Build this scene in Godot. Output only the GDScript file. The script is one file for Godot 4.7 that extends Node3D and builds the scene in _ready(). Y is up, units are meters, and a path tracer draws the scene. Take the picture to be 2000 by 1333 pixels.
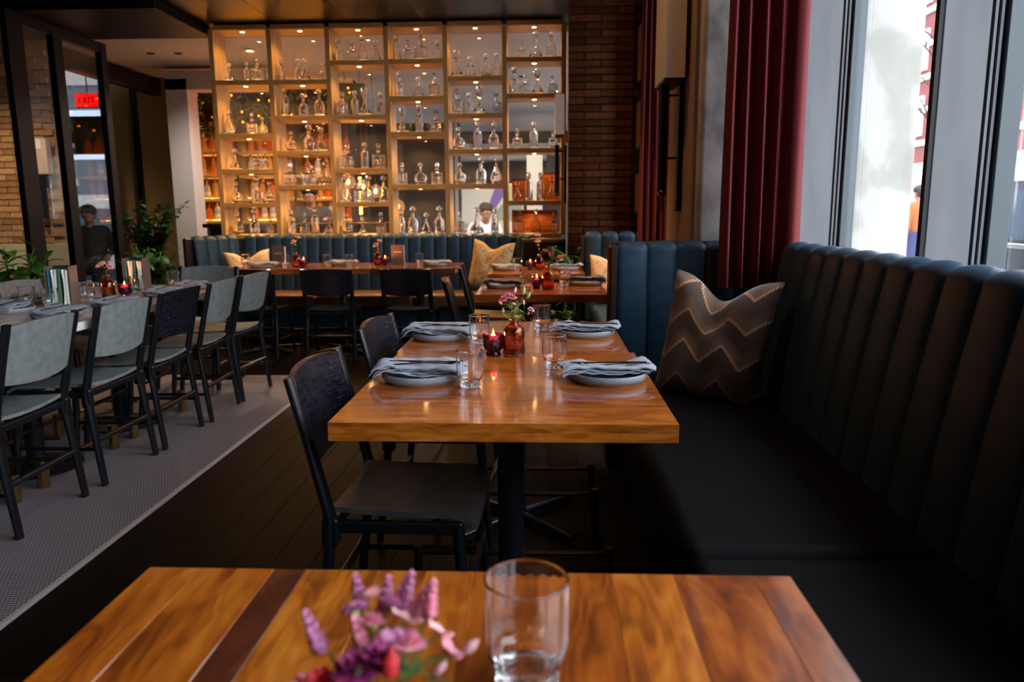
extends Node3D

var mats := {}
var taken := {}
var rng := RandomNumberGenerator.new()
var cached := {}

# ---------------------------------------------------------------- mesh builder
class Shape:
	var v := PackedVector3Array()
	var n := PackedVector3Array()
	var t := PackedVector2Array()
	var i := PackedInt32Array()

	func put(p: Vector3, q: Vector3, uv := Vector2.ZERO) -> int:
		v.append(p); n.append(q); t.append(uv)
		return v.size() - 1

	func tri(a: int, b: int, c: int) -> void:
		var g := (v[c] - v[a]).cross(v[b] - v[a])
		if g.length_squared() < 1e-16:
			return
		if g.dot(n[a] + n[b] + n[c]) < 0.0:
			i.append(a); i.append(c); i.append(b)
		else:
			i.append(a); i.append(b); i.append(c)

	func quad(a: int, b: int, c: int, d: int) -> void:
		tri(a, b, c); tri(a, c, d)

	func face(pts: Array, q: Vector3) -> void:
		var k := []
		for p in pts:
			k.append(put(p, q))
		for j in range(1, k.size() - 1):
			tri(k[0], k[j], k[j + 1])

	# surface given by f(u, v); normals from neighbours
	func grid(nu: int, nv: int, f: Callable, wu := false, wv := false, flip := false) -> Shape:
		var p := PackedVector3Array()
		for a in nu + 1:
			for b in nv + 1:
				p.append(f.call(float(a) / nu, float(b) / nv))
		var w := nv + 1
		var o := v.size()
		for a in nu + 1:
			for b in nv + 1:
				var a0 := a - 1
				var a1 := a + 1
				var b0 := b - 1
				var b1 := b + 1
				if a0 < 0: a0 = nu - 1 if wu else 0
				if a1 > nu: a1 = 1 if wu else nu
				if b0 < 0: b0 = nv - 1 if wv else 0
				if b1 > nv: b1 = 1 if wv else nv
				var du := p[a1 * w + b] - p[a0 * w + b]
				var dv := p[a * w + b1] - p[a * w + b0]
				if du.length_squared() < 1e-14:
					var bb: int = b + 1 if b < nv / 2.0 else b - 1
					du = p[a1 * w + bb] - p[a0 * w + bb]
				if dv.length_squared() < 1e-14:
					var aa: int = a + 1 if a < nu / 2.0 else a - 1
					dv = p[aa * w + b1] - p[aa * w + b0]
				var q := du.cross(dv).normalized()
				put(p[a * w + b], -q if flip else q, Vector2(float(a) / nu, float(b) / nv))
		for a in nu:
			for b in nv:
				quad(o + a * w + b, o + (a + 1) * w + b, o + (a + 1) * w + b + 1, o + a * w + b + 1)
		return self

	# profile of (radius, height), walked so that the outside lies to its right going up
	func lathe(prof: Array, seg: int, at := Vector3.ZERO, squash := 1.0, split := 0.7) -> Shape:
		var m := prof.size()
		var sn := []
		for k in m - 1:
			var d: Vector2 = prof[k + 1] - prof[k]
			sn.append(Vector2(d.y, -d.x).normalized())
		for k in m - 1:
			var na: Vector2 = sn[k]
			var nb: Vector2 = sn[k]
			if k > 0 and sn[k - 1].dot(sn[k]) > split: na = (sn[k - 1] + sn[k]).normalized()
			if k < m - 2 and sn[k + 1].dot(sn[k]) > split: nb = (sn[k + 1] + sn[k]).normalized()
			var o := v.size()
			for s in seg + 1:
				var th := TAU * s / seg
				var c := cos(th)
				var e := sin(th)
				put(at + Vector3(prof[k].x * c, prof[k].y, prof[k].x * e * squash), Vector3(na.x * c, na.y, na.x * e / squash).normalized(), Vector2(float(s) / seg, prof[k].y))
				put(at + Vector3(prof[k + 1].x * c, prof[k + 1].y, prof[k + 1].x * e * squash), Vector3(nb.x * c, nb.y, nb.x * e / squash).normalized(), Vector2(float(s) / seg, prof[k + 1].y))
			for s in seg:
				quad(o + s * 2, o + s * 2 + 2, o + s * 2 + 3, o + s * 2 + 1)
		return self

	func tube(pts: Array, rad, seg := 8, flat := Vector2.ONE, up := Vector3.UP, caps := true) -> Shape:
		var m := pts.size()
		var o := v.size()
		var ends := []
		for k in m:
			var d: Vector3 = (pts[mini(k + 1, m - 1)] - pts[maxi(k - 1, 0)]).normalized()
			var ref := up if absf(d.dot(up)) < 0.98 else (Vector3.RIGHT if absf(d.dot(Vector3.RIGHT)) < 0.9 else Vector3.BACK)
			var x := ref.cross(d).normalized()
			var y := d.cross(x).normalized()
			var r: float = rad[k] if rad is Array else rad
			for s in seg + 1:
				var th := TAU * s / seg
				var q := (x * cos(th) / flat.x + y * sin(th) / flat.y).normalized()
				put(pts[k] + x * cos(th) * r * flat.x + y * sin(th) * r * flat.y, q, Vector2(float(s) / seg, float(k) / (m - 1)))
		var w := seg + 1
		for k in m - 1:
			for s in seg:
				quad(o + k * w + s, o + k * w + s + 1, o + (k + 1) * w + s + 1, o + (k + 1) * w + s)
		if caps:
			for k in [0, m - 1]:
				var d: Vector3 = (pts[1] - pts[0]).normalized() * -1.0 if k == 0 else (pts[m - 1] - pts[m - 2]).normalized()
				var ring := []
				for s in seg:
					ring.append(v[o + k * w + s])
				face(ring, d)
		return self

	# box with chamfered edges
	func cbox(at: Vector3, size: Vector3, ch := 0.003, turn := Basis.IDENTITY) -> Shape:
		var h := size / 2.0
		ch = minf(ch, minf(h.x, minf(h.y, h.z)) * 0.9)
		var g := h - Vector3.ONE * ch
		for ax in 3:
			var b := (ax + 1) % 3
			var c := (ax + 2) % 3
			for s in [-1.0, 1.0]:
				var q := Vector3.ZERO
				q[ax] = s
				var f := []
				for e in [[-1, -1], [1, -1], [1, 1], [-1, 1]]:
					var p := Vector3.ZERO
					p[ax] = s * h[ax]; p[b] = e[0] * g[b]; p[c] = e[1] * g[c]
					f.append(at + turn * p)
				face(f, turn * q)
			if ch > 0.0:
				for sb in [-1.0, 1.0]:
					for sc in [-1.0, 1.0]:
						var q := Vector3.ZERO
						q[b] = sb; q[c] = sc
						var f := []
						for e in [[-1, 0], [1, 0], [1, 1], [-1, 1]]:
							var p := Vector3.ZERO
							p[ax] = e[0] * g[ax]
							p[b] = sb * (h[b] if e[1] == 0 else g[b])
							p[c] = sc * (g[c] if e[1] == 0 else h[c])
							f.append(at + turn * p)
						face(f, turn * q.normalized())
		if ch > 0.0:
			for sx in [-1.0, 1.0]:
				for sy in [-1.0, 1.0]:
					for sz in [-1.0, 1.0]:
						face([at + turn * Vector3(sx * h.x, sy * g.y, sz * g.z), at + turn * Vector3(sx * g.x, sy * h.y, sz * g.z), at + turn * Vector3(sx * g.x, sy * g.y, sz * h.z)], turn * Vector3(sx, sy, sz).normalized())
		return self

	# soft box: rounded edges, faces bulging by puff
	func rbox(at: Vector3, size: Vector3, r: float, k := 4, puff := 0.0, turn := Basis.IDENTITY) -> Shape:
		var h := size / 2.0
		var g := h - Vector3.ONE * r
		for ax in 3:
			var b := (ax + 1) % 3
			var c := (ax + 2) % 3
			var tick := []
			for e in k + 1: tick.append(-1.0 + 0.0 * e)
			for s in [-1.0, 1.0]:
				var lb := _ticks(h[b], g[b], r, k)
				var lc := _ticks(h[c], g[c], r, k)
				var o := v.size()
				for x in lb:
					for y in lc:
						var p := Vector3.ZERO
						p[ax] = s * h[ax]; p[b] = x; p[c] = y
						var core := p.clamp(-g, g)
						var d := (p - core).normalized()
						var q := core + d * r
						if puff > 0.0:
							q[ax] += s * puff * maxf(0.0, 1.0 - pow(x / h[b], 4)) * maxf(0.0, 1.0 - pow(y / h[c], 4))
						put(at + turn * q, turn * d, Vector2(x, y))
				var w := lc.size()
				for x in lb.size() - 1:
					for y in w - 1:
						quad(o + x * w + y, o + (x + 1) * w + y, o + (x + 1) * w + y + 1, o + x * w + y + 1)
		return self

	func _ticks(h: float, g: float, r: float, k: int) -> Array:
		var l := []
		for e in k: l.append(-g - r * tan(PI / 4 * (1.0 - float(e) / k)))
		for e in 5: l.append(lerpf(-g, g, e / 4.0))
		for e in k: l.append(g + r * tan(PI / 4 * float(e + 1) / k))
		return l

	func extrude(poly: PackedVector2Array, depth: float, tf := Transform3D()) -> Shape:
		var ids := Geometry2D.triangulate_polygon(poly)
		for s in [-1.0, 1.0]:
			var o := v.size()
			for p in poly: put(tf * Vector3(p.x, p.y, s * depth / 2), tf.basis * Vector3(0, 0, s))
			for k in range(0, ids.size(), 3): tri(o + ids[k], o + ids[k + 1], o + ids[k + 2])
		var sgn := 1.0 if Geometry2D.is_polygon_clockwise(poly) else -1.0
		for k in poly.size():
			var a := poly[k]
			var b := poly[(k + 1) % poly.size()]
			var q := Vector3(-(b - a).y, (b - a).x, 0).normalized() * sgn
			face([tf * Vector3(a.x, a.y, -depth / 2), tf * Vector3(b.x, b.y, -depth / 2), tf * Vector3(b.x, b.y, depth / 2), tf * Vector3(a.x, a.y, depth / 2)], tf.basis * q)
		return self

	func ball(at: Vector3, r: Vector3, a := 14, b := 8) -> Shape:
		return grid(a, b, func(x, y): return at + Vector3(cos(TAU * x) * sin(PI * y) * r.x, -cos(PI * y) * r.y, sin(TAU * x) * sin(PI * y) * r.z), true, false, true)

	func add(o: Shape, tf := Transform3D()) -> Shape:
		var k := v.size()
		for p in o.v: v.append(tf * p)
		for p in o.n: n.append((tf.basis * p).normalized())
		t.append_array(o.t)
		for p in o.i: i.append(p + k)
		return self

	func mesh() -> ArrayMesh:
		var a := []
		a.resize(Mesh.ARRAY_MAX)
		a[Mesh.ARRAY_VERTEX] = v
		a[Mesh.ARRAY_NORMAL] = n
		a[Mesh.ARRAY_TEX_UV] = t
		a[Mesh.ARRAY_INDEX] = i
		var m := ArrayMesh.new()
		m.add_surface_from_arrays(Mesh.PRIMITIVE_TRIANGLES, a)
		return m

func S() -> Shape:
	return Shape.new()

func rot(x := 0.0, y := 0.0, z := 0.0) -> Basis:
	return Basis.from_euler(Vector3(deg_to_rad(x), deg_to_rad(y), deg_to_rad(z)))

func V(x: float, y: float, z: float) -> Vector3:
	return Vector3(x, y, z)

# ---------------------------------------------------------------- nodes
func numbered(called: String) -> String:
	var k: int = taken.get(called, -1) + 1
	taken[called] = k
	return called if k == 0 else "%s_%03d" % [called, k]

func thing(called: String, label: String, category: String, at := Vector3.ZERO, turn := 0.0, group := "") -> Node3D:
	var o := Node3D.new()
	o.name = numbered(called)
	add_child(o)
	o.position = at
	o.rotation_degrees.y = turn
	o.set_meta("label", label)
	o.set_meta("category", category)
	if group: o.set_meta("group", group)
	return o

func struct(called: String) -> Node3D:
	var o := Node3D.new()
	o.name = called
	add_child(o, true)
	o.set_meta("kind", "structure")
	return o

func part(called: String, what, m, parent: Node, at := Vector3.ZERO, turn := Basis.IDENTITY, label := "") -> MeshInstance3D:
	var o := MeshInstance3D.new()
	o.name = called
	o.mesh = what.mesh() if what is Shape else what
	o.material_override = mats[m] if m is String else m
	o.transform = Transform3D(turn, at)
	parent.add_child(o, true)
	if label: o.set_meta("label", label)
	return o

func single(called: String, label: String, category: String, what, m, at := Vector3.ZERO, turn := Basis.IDENTITY, group := "") -> MeshInstance3D:
	var o := part(numbered(called), what, m, self, at, turn, label)
	o.set_meta("category", category)
	if group: o.set_meta("group", group)
	return o

func copy(o: Node3D, called: String, label: String, at: Vector3, turn := 0.0, group := "") -> Node3D:
	var c: Node3D = o.duplicate()
	c.name = numbered(called)
	add_child(c)
	c.position = at
	c.rotation = Vector3(0, deg_to_rad(turn), 0)
	c.set_meta("label", label)
	if group: c.set_meta("group", group)
	return c

# ---------------------------------------------------------------- materials
func noise_tex(seed_: int, freq: float, ramp: Array, size := 512, oct := 4, normal := false, bump := 4.0, kind := FastNoiseLite.TYPE_SIMPLEX_SMOOTH, warp := 0.0) -> NoiseTexture2D:
	var f := FastNoiseLite.new()
	f.seed = seed_
	f.noise_type = kind
	f.frequency = freq
	f.fractal_octaves = oct
	if warp > 0.0:
		f.domain_warp_enabled = true
		f.domain_warp_amplitude = warp
		f.domain_warp_frequency = freq * 0.7
	var t := NoiseTexture2D.new()
	t.width = size
	t.height = size
	t.seamless = true
	t.noise = f
	if normal:
		t.as_normal_map = true
		t.bump_strength = bump
	if ramp.size():
		var g := Gradient.new()
		var offs := PackedFloat32Array()
		var cols := PackedColorArray()
		for e in ramp:
			offs.append(e[0]); cols.append(e[1])
		g.offsets = offs
		g.colors = cols
		t.color_ramp = g
	return t

func mat(called: String, c: Color, rough := 0.6, metal := 0.0, spec := 0.5) -> StandardMaterial3D:
	var m := StandardMaterial3D.new()
	m.resource_name = called
	m.albedo_color = c
	m.roughness = rough
	m.metallic = metal
	m.metallic_specular = spec
	mats[called] = m
	return m

func tri_tex(m: StandardMaterial3D, t: Texture2D, scale: Vector3, offset := Vector3.ZERO, sharp := 4.0) -> StandardMaterial3D:
	m.albedo_texture = t
	m.uv1_triplanar = true
	m.uv1_triplanar_sharpness = sharp
	m.uv1_scale = scale
	m.uv1_offset = offset
	return m

func tri_normal(m: StandardMaterial3D, t: Texture2D, s := 0.5) -> StandardMaterial3D:
	m.normal_enabled = true
	m.normal_texture = t
	m.normal_scale = s
	return m

func glow(called: String, c: Color, energy: float) -> StandardMaterial3D:
	var m := mat(called, Color(0.02, 0.02, 0.02), 0.5)
	m.emission_enabled = true
	m.emission = c
	m.emission_energy_multiplier = energy
	return m

func solid_glass(called: String, c: Color, ior := 0.05, rough := 0.0) -> StandardMaterial3D:
	var m := mat(called, c, rough)
	m.albedo_color.a = 0.0
	m.refraction_enabled = true
	m.refraction_scale = ior
	return m

func pane_glass(called: String, c: Color, alpha: float) -> StandardMaterial3D:
	var m := mat(called, c, 0.0)
	m.albedo_color.a = alpha
	m.transparency = BaseMaterial3D.TRANSPARENCY_ALPHA
	return m

func rgb(r: float, g: float, b: float) -> Color:
	return Color(r / 255.0, g / 255.0, b / 255.0)

func image_tex(w: int, h: int, f: Callable) -> ImageTexture:
	var im := Image.create(w, h, false, Image.FORMAT_RGB8)
	for y in h:
		for x in w:
			im.set_pixel(x, y, f.call(x, y))
	return ImageTexture.create_from_image(im)

func make_materials() -> void:
	var m: StandardMaterial3D
	# table tops: four tones of oiled hardwood, grain along x
	var grain := FastNoiseLite.new()
	grain.seed = 5
	grain.frequency = 1.0
	grain.fractal_octaves = 3
	var tones := [[rgb(108, 48, 10), rgb(166, 85, 20), rgb(194, 112, 33)], [rgb(124, 60, 14), rgb(180, 98, 26), rgb(204, 126, 44)], [rgb(94, 40, 9), rgb(150, 73, 17), rgb(178, 96, 27)], [rgb(58, 24, 13), rgb(84, 38, 20), rgb(104, 52, 28)]]
	for k in 4:
		var off := k * 37.0
		var t := image_tex(512, 256, func(x, y):
			var a: float = TAU * x / 512.0
			var cx := cos(a) * 1.1
			var sx := sin(a) * 1.1
			var yy: float = y / 256.0
			var w := grain.get_noise_3d(cx * 0.6 + off, sx * 0.6, yy * 3.0) * 0.8
			var ring := 0.5 + 0.5 * sin((yy * 9.0 + w * 4.0) * TAU)
			var fine := grain.get_noise_3d(cx * 1.3 + off, sx * 1.3, yy * 110.0)
			var broad := grain.get_noise_3d(cx * 0.8 - off, sx * 0.8, yy * 7.0)
			var q := clampf(0.54 + broad * 0.66 + (ring - 0.5) * 0.26 + fine * 0.26, 0.0, 1.0)
			return (tones[k][0] as Color).lerp(tones[k][1], q / 0.55) if q < 0.55 else (tones[k][1] as Color).lerp(tones[k][2], (q - 0.55) / 0.45))
		for d in 2:
			m = mat("table_wood_%d%s" % [k, "" if d == 0 else "_b"], Color.WHITE, 0.3 if k < 3 else 0.34, 0.0, 0.5)
			tri_tex(m, t, V(0.85, 3.1, 3.1), V(0.37 * k + 0.41 * d, 0.13 * d, 0.29 * k + 0.53 * d))
			m.clearcoat_enabled = true
			m.clearcoat = 1.0
			m.clearcoat_roughness = 0.07
	# shelf oak
	m = mat("shelf_oak", Color.WHITE, 0.5)
	tri_tex(m, noise_tex(11, 0.02, [[0.0, rgb(146, 110, 58)], [0.5, rgb(186, 146, 84)], [1.0, rgb(202, 164, 102)]], 256, 4), V(9, 0.7, 9))
	m = mat("shelf_oak_flat", Color.WHITE, 0.5)
	tri_tex(m, noise_tex(12, 0.02, [[0.0, rgb(142, 106, 56)], [0.5, rgb(180, 142, 82)], [1.0, rgb(198, 160, 98)]], 256, 4), V(0.7, 9, 9))
	# dark woods
	for k in 3:
		m = mat("floor_wood_%d" % k, Color.WHITE, 0.48, 0.0, 0.16)
		tri_tex(m, noise_tex(20 + k, 0.015, [[0.0, rgb(9 + k, 7 + k, 6 + k)], [0.5, rgb(17 + 2 * k, 12 + k, 9 + k)], [1.0, rgb(27 + 2 * k, 18 + k, 13 + k)]], 256, 4), V(7, 7, 0.6), V(0.3 * k, 0, 0.2 * k))
	m = mat("walnut_panel", Color.WHITE, 0.38, 0.0, 0.25)
	tri_tex(m, noise_tex(30, 0.02, [[0.0, rgb(18, 10, 6)], [0.5, rgb(30, 17, 10)], [1.0, rgb(40, 23, 13)]], 256, 4), V(0.7, 6, 6))
	m = mat("soffit_dark", Color.WHITE, 0.36, 0.0, 0.3)
	tri_tex(m, noise_tex(31, 0.02, [[0.0, rgb(8, 5, 4)], [1.0, rgb(18, 11, 7)]], 128, 3), V(0.7, 6, 6))
	m = mat("dark_trim", rgb(40, 24, 16), 0.35)
	m = mat("amber_wood", Color.WHITE, 0.35)
	tri_tex(m, noise_tex(33, 0.02, [[0.0, rgb(112, 52, 14)], [1.0, rgb(156, 80, 26)]], 128, 3), V(1.5, 9, 9))
	# chairs
	m = mat("chair_black", rgb(15, 17, 21), 0.34)
	m = mat("chair_dark_wood", Color.WHITE, 0.24)
	tri_tex(m, noise_tex(40, 0.012, [[0.0, rgb(13, 14, 18)], [0.42, rgb(16, 17, 22)], [0.47, rgb(54, 56, 72)], [0.52, rgb(17, 18, 23)], [0.6, rgb(38, 40, 52)], [0.66, rgb(16, 17, 22)], [1.0, rgb(24, 25, 32)]], 512, 3, false, 0, FastNoiseLite.TYPE_SIMPLEX_SMOOTH, 14.0), V(1.3, 11.0, 1.3))
	m = mat("chair_grey", Color.WHITE, 0.62)
	tri_tex(m, noise_tex(41, 0.03, [[0.0, rgb(100, 107, 106)], [0.5, rgb(116, 123, 121)], [1.0, rgb(128, 134, 131)]], 256, 5), V(2.5, 2.5, 2.5))
	m = mat("chair_slate", Color.WHITE, 0.5)
	tri_tex(m, noise_tex(42, 0.03, [[0.0, rgb(58, 55, 52)], [1.0, rgb(82, 78, 74)]], 128, 4), V(3, 3, 3))
	m = mat("bolt_steel", rgb(150, 148, 145), 0.3, 1.0)
	m = mat("brass", rgb(196, 158, 92), 0.25, 1.0)
	m = mat("dark_brass", rgb(110, 76, 44), 0.3, 1.0)
	m = mat("copper_edge", rgb(128, 70, 46), 0.35, 0.8)
	m = mat("cutlery_metal", rgb(92, 82, 80), 0.22, 1.0)
	# leather
	var hide := noise_tex(50, 0.06, [], 256, 3, true, 3.0, FastNoiseLite.TYPE_CELLULAR)
	var cloud := noise_tex(51, 0.02, [[0.0, rgb(32, 56, 74)], [1.0, rgb(41, 68, 88)]], 128, 3)
	m = mat("blue_leather", Color.WHITE, 0.45, 0.0, 0.35)
	tri_normal(tri_tex(m, cloud, V(6, 6, 6)), hide, 0.16)
	m = mat("brown_leather", Color.WHITE, 0.42)
	tri_normal(tri_tex(m, noise_tex(52, 0.02, [[0.0, rgb(84, 54, 36)], [1.0, rgb(112, 76, 52)]], 128, 3), V(6, 6, 6)), hide, 0.2)
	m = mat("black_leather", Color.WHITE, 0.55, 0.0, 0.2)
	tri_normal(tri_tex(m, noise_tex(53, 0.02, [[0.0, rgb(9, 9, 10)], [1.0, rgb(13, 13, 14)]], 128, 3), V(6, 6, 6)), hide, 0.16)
	# walls
	for k in 4:
		m = mat("brick_%d" % k, Color.WHITE, 0.85)
		var c: Color = [rgb(128, 76, 42), rgb(142, 86, 50), rgb(112, 64, 36), rgb(154, 96, 58)][k]
		tri_tex(m, noise_tex(60 + k, 0.04, [[0.0, c.darkened(0.18)], [1.0, c.lightened(0.12)]], 128, 4), V(4, 8, 4))
		m = mat("pale_brick_%d" % k, Color.WHITE, 0.85)
		c = [rgb(172, 132, 92), rgb(186, 148, 106), rgb(150, 112, 78), rgb(196, 160, 118)][k]
		tri_tex(m, noise_tex(60 + k, 0.04, [[0.0, c.darkened(0.15)], [1.0, c.lightened(0.1)]], 64, 3), V(4, 8, 4))
	mat("mortar", rgb(92, 66, 46), 0.95)
	mat("pale_mortar", rgb(160, 132, 100), 0.95)
	m = mat("concrete", Color.WHITE, 0.8)
	tri_normal(tri_tex(m, noise_tex(70, 0.008, [[0.0, rgb(130, 126, 124)], [0.35, rgb(170, 167, 165)], [0.6, rgb(188, 186, 184)], [1.0, rgb(206, 204, 202)]], 512, 6), V(1.1, 0.8, 1.1)), noise_tex(71, 0.08, [], 256, 4, true, 2.0), 0.1)
	m = mat("pale_concrete", Color.WHITE, 0.85)
	tri_tex(m, noise_tex(72, 0.006, [[0.0, rgb(132, 131, 120)], [0.42, rgb(146, 145, 135)], [0.52, rgb(162, 161, 153)], [1.0, rgb(174, 173, 167)]], 512, 5, false, 0, FastNoiseLite.TYPE_SIMPLEX_SMOOTH, 30.0), V(0.5, 0.35, 0.5))
	mat("tan_plaster", rgb(150, 128, 110), 0.85)
	mat("grey_plaster", rgb(172, 166, 162), 0.9)
	mat("olive_plaster", rgb(110, 92, 52), 0.85)
	mat("column_plaster", rgb(176, 168, 164), 0.85)
	mat("wainscot", rgb(176, 176, 160), 0.8)
	mat("dark_wall", rgb(30, 24, 21), 0.6)
	mat("bounce_floor_grey", rgb(120, 112, 106), 0.6)  # kept pale so the bar floor bounces light upward
	mat("ceiling_dark", rgb(52, 36, 27), 0.5)
	mat("black_steel", rgb(11, 12, 14), 0.5, 0.0, 0.3)
	mat("screw_gap", rgb(14, 14, 15), 0.8)
	m = mat("jamb_metal", Color.WHITE, 0.6, 0.0, 0.35)
	tri_tex(m, noise_tex(75, 0.01, [[0.0, rgb(96, 99, 101)], [0.5, rgb(110, 113, 115)], [1.0, rgb(120, 123, 125)]], 256, 5), V(2.0, 0.35, 2.0))
	mat("frame_metal", rgb(70, 80, 84), 0.5, 0.0)
	mat("gasket", rgb(24, 24, 28), 0.7)
	mat("brush_seal", rgb(120, 122, 126), 0.9)
	# fabrics
	m = mat("curtain_velvet", rgb(92, 7, 13), 0.85)
	m.rim_enabled = true
	m.rim = 0.12
	m.rim_tint = 0.8
	m.backlight_enabled = true
	m.backlight = Color(0.16, 0.01, 0.015)
	m = mat("sheer_edge", rgb(140, 20, 36), 0.8)
	m = mat("napkin_cloth", Color.WHITE, 0.95)
	var weave := image_tex(64, 64, func(x, y):
		var d: int = (x + y) % 8 if int(x / 32.0) % 2 == 0 else (y + 63 - x) % 8
		return rgb(178, 187, 197) if d < 5 else rgb(66, 76, 90))
	tri_tex(m, weave, V(30, 30, 30))
	m = mat("plum_cloth", rgb(78, 70, 82), 0.9)
	m = mat("pale_cloth", Color.WHITE, 0.9)
	tri_tex(m, weave, V(42, 42, 42))
	m.albedo_color = rgb(245, 240, 238)
	m = mat("rug_weave", Color.WHITE, 0.95)
	tri_tex(m, image_tex(128, 128, func(x, y):
		var row := int(y / 16.0)
		var d := absf(fmod(y, 16.0) - 8.0) / 8.0
		var knot := 0.5 + 0.5 * cos((x + row * 8) * TAU / 16.0)
		var q := clampf((1.0 - d * d) * (0.55 + 0.45 * knot), 0.0, 1.0)
		return rgb(56, 51, 56).lerp(rgb(156, 148, 152), q)), V(9.0, 9.0, 9.0))
	mat("rug_edge", rgb(160, 150, 148), 0.95)
	m = mat("chevron_fabric", Color.WHITE, 0.8)
	m.albedo_texture = image_tex(512, 512, func(x, y):
		var u: float = x / 512.0
		var w: float = y / 512.0
		var zig := absf(fmod(u * 2.6 + 0.3, 1.0) - 0.5) * 2.0
		var step := floorf(zig * 12.0) / 12.0
		var p := fposmod(w * 3.6 - step * 0.62, 1.0)
		var band := 0.0
		if p < 0.1: band = 1.0
		elif p < 0.5: band = 0.55 - 0.75 * (p - 0.1)
		else: band = 0.14
		var rib := 0.62 + 0.38 * absf(sin(u * 46.0 * PI))
		return rgb(58, 39, 25).lerp(rgb(198, 152, 110), clampf(band, 0, 1)) * Color(rib, rib, rib))
	m.rim_enabled = true
	m.rim = 0.5
	m = mat("gold_fabric", Color.WHITE, 0.8)
	tri_tex(m, noise_tex(80, 0.03, [[0.0, rgb(150, 98, 44)], [0.42, rgb(190, 150, 96)], [0.55, rgb(206, 172, 122)], [1.0, rgb(168, 116, 58)]], 256, 3), V(3, 3, 3))
	m = mat("cream_fabric", Color.WHITE, 0.8)
	tri_tex(m, noise_tex(81, 0.03, [[0.0, rgb(176, 132, 78)], [0.4, rgb(218, 190, 148)], [0.6, rgb(228, 204, 166)], [1.0, rgb(190, 146, 92)]], 256, 3), V(3, 3, 3))
	mat("shade_linen", rgb(232, 224, 218), 0.9)
	mats["shade_linen"].backlight_enabled = true
	mats["shade_linen"].backlight = Color(0.5, 0.48, 0.46)
	# tableware
	m = mat("stoneware", Color.WHITE, 0.55)
	tri_normal(tri_tex(m, noise_tex(90, 0.25, [[0.0, rgb(70, 76, 80)], [0.3, rgb(126, 136, 142)], [0.7, rgb(150, 160, 166)], [1.0, rgb(196, 204, 208)]], 256, 2), V(8, 8, 8)), noise_tex(91, 0.2, [], 256, 2, true, 5.0), 0.5)
	mat("clay", rgb(170, 124, 88), 0.8)
	solid_glass("clear_glass", Color(1, 1, 1), 0.05)
	solid_glass("crystal", Color(0.99, 0.99, 0.99), 0.062)
	solid_glass("amber_glass", Color(0.88, 0.58, 0.28), 0.05)
	solid_glass("plum_glass", Color(0.3, 0.09, 0.3), 0.05)
	mats["plum_glass"].albedo_color.a = 0.12
	solid_glass("honey_glass", Color(0.95, 0.6, 0.15), 0.05)
	pane_glass("window_pane", Color(1, 1, 1), 0.02)
	pane_glass("dimming_pane", Color(0.06, 0.07, 0.08), 0.6)  # darkened to dim the view that replaces a reflection
	pane_glass("door_pane", Color(0.05, 0.06, 0.06), 0.18)
	mat("wax", rgb(230, 214, 196), 0.6)
	mats["wax"].subsurf_scatter_enabled = true
	mats["wax"].subsurf_scatter_strength = 0.4
	mat("aluminium", rgb(190, 188, 184), 0.35, 1.0)
	m = mat("pale_top", Color.WHITE, 0.25)
	tri_tex(m, noise_tex(95, 0.01, [[0.0, rgb(166, 154, 144)], [0.5, rgb(188, 180, 172)], [1.0, rgb(200, 194, 188)]], 256, 4), V(4.0, 4.0, 0.5))
	mat("white_edge", rgb(214, 212, 210), 0.5)
	mat("paper_white", rgb(226, 228, 222), 0.8)
	mat("paper_teal", rgb(26, 92, 104), 0.7)
	mat("paper_green", rgb(60, 98, 74), 0.7)
	mat("paper_cream", rgb(206, 206, 186), 0.8)
	mat("menu_brown", rgb(104, 84, 74), 0.7)
	mat("menu_print", rgb(190, 168, 150), 0.7)
	mat("menu_black", rgb(24, 26, 28), 0.7)
	# plants
	for k in 3:
		m = mat("leaf_%d" % k, [rgb(38, 84, 30), rgb(66, 116, 40), rgb(15, 32, 16)][k], 0.35)
		m.backlight_enabled = true
		m.backlight = Color(0.1, 0.16, 0.03)
	mat("leaf_pale", rgb(150, 176, 92), 0.6)
	mat("leaf_grey", rgb(58, 84, 62), 0.6)
	mat("stem_green", rgb(78, 108, 52), 0.6)
	mat("bark", rgb(60, 46, 36), 0.9)
	mat("petal_pink", rgb(232, 150, 168), 0.7)
	mat("petal_pale", rgb(240, 186, 182), 0.7)
	mat("petal_mauve", rgb(204, 132, 170), 0.7)
	mat("petal_magenta", rgb(132, 22, 84), 0.65)
	mat("petal_red", rgb(206, 46, 52), 0.65)
	mat("petal_coral", rgb(226, 96, 70), 0.65)
	for k in ["petal_pink", "petal_pale", "petal_mauve", "petal_magenta", "petal_red", "petal_coral"]:
		mats[k].backlight_enabled = true
		mats[k].backlight = mats[k].albedo_color * 0.35
	mat("pot_black", rgb(24, 24, 26), 0.5)
	mat("soil", rgb(36, 26, 20), 0.95)
	# people
	mat("skin", rgb(150, 104, 80), 0.6)
	mat("shirt_dark", rgb(26, 28, 34), 0.85)
	mat("trousers_dark", rgb(22, 24, 30), 0.85)
	mat("hair_black", rgb(16, 13, 12), 0.6)
	mat("shirt_white", rgb(220, 220, 222), 0.85)
	mat("coat_orange", rgb(158, 92, 44), 0.85)
	mat("jeans_blue", rgb(44, 66, 106), 0.85)
	# outside
	mat("asphalt", rgb(96, 96, 98), 0.9)
	mat("pavement", rgb(170, 168, 164), 0.9)
	mat("brick_red", rgb(112, 56, 54), 0.9)
	mat("stone_white", rgb(224, 222, 218), 0.85)
	mat("far_glass", rgb(70, 90, 110), 0.1, 0.0, 0.8)
	m = mat("car_paint", rgb(16, 22, 40), 0.15)
	m.clearcoat_enabled = true
	mat("tyre", rgb(22, 22, 22), 0.9)
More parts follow.
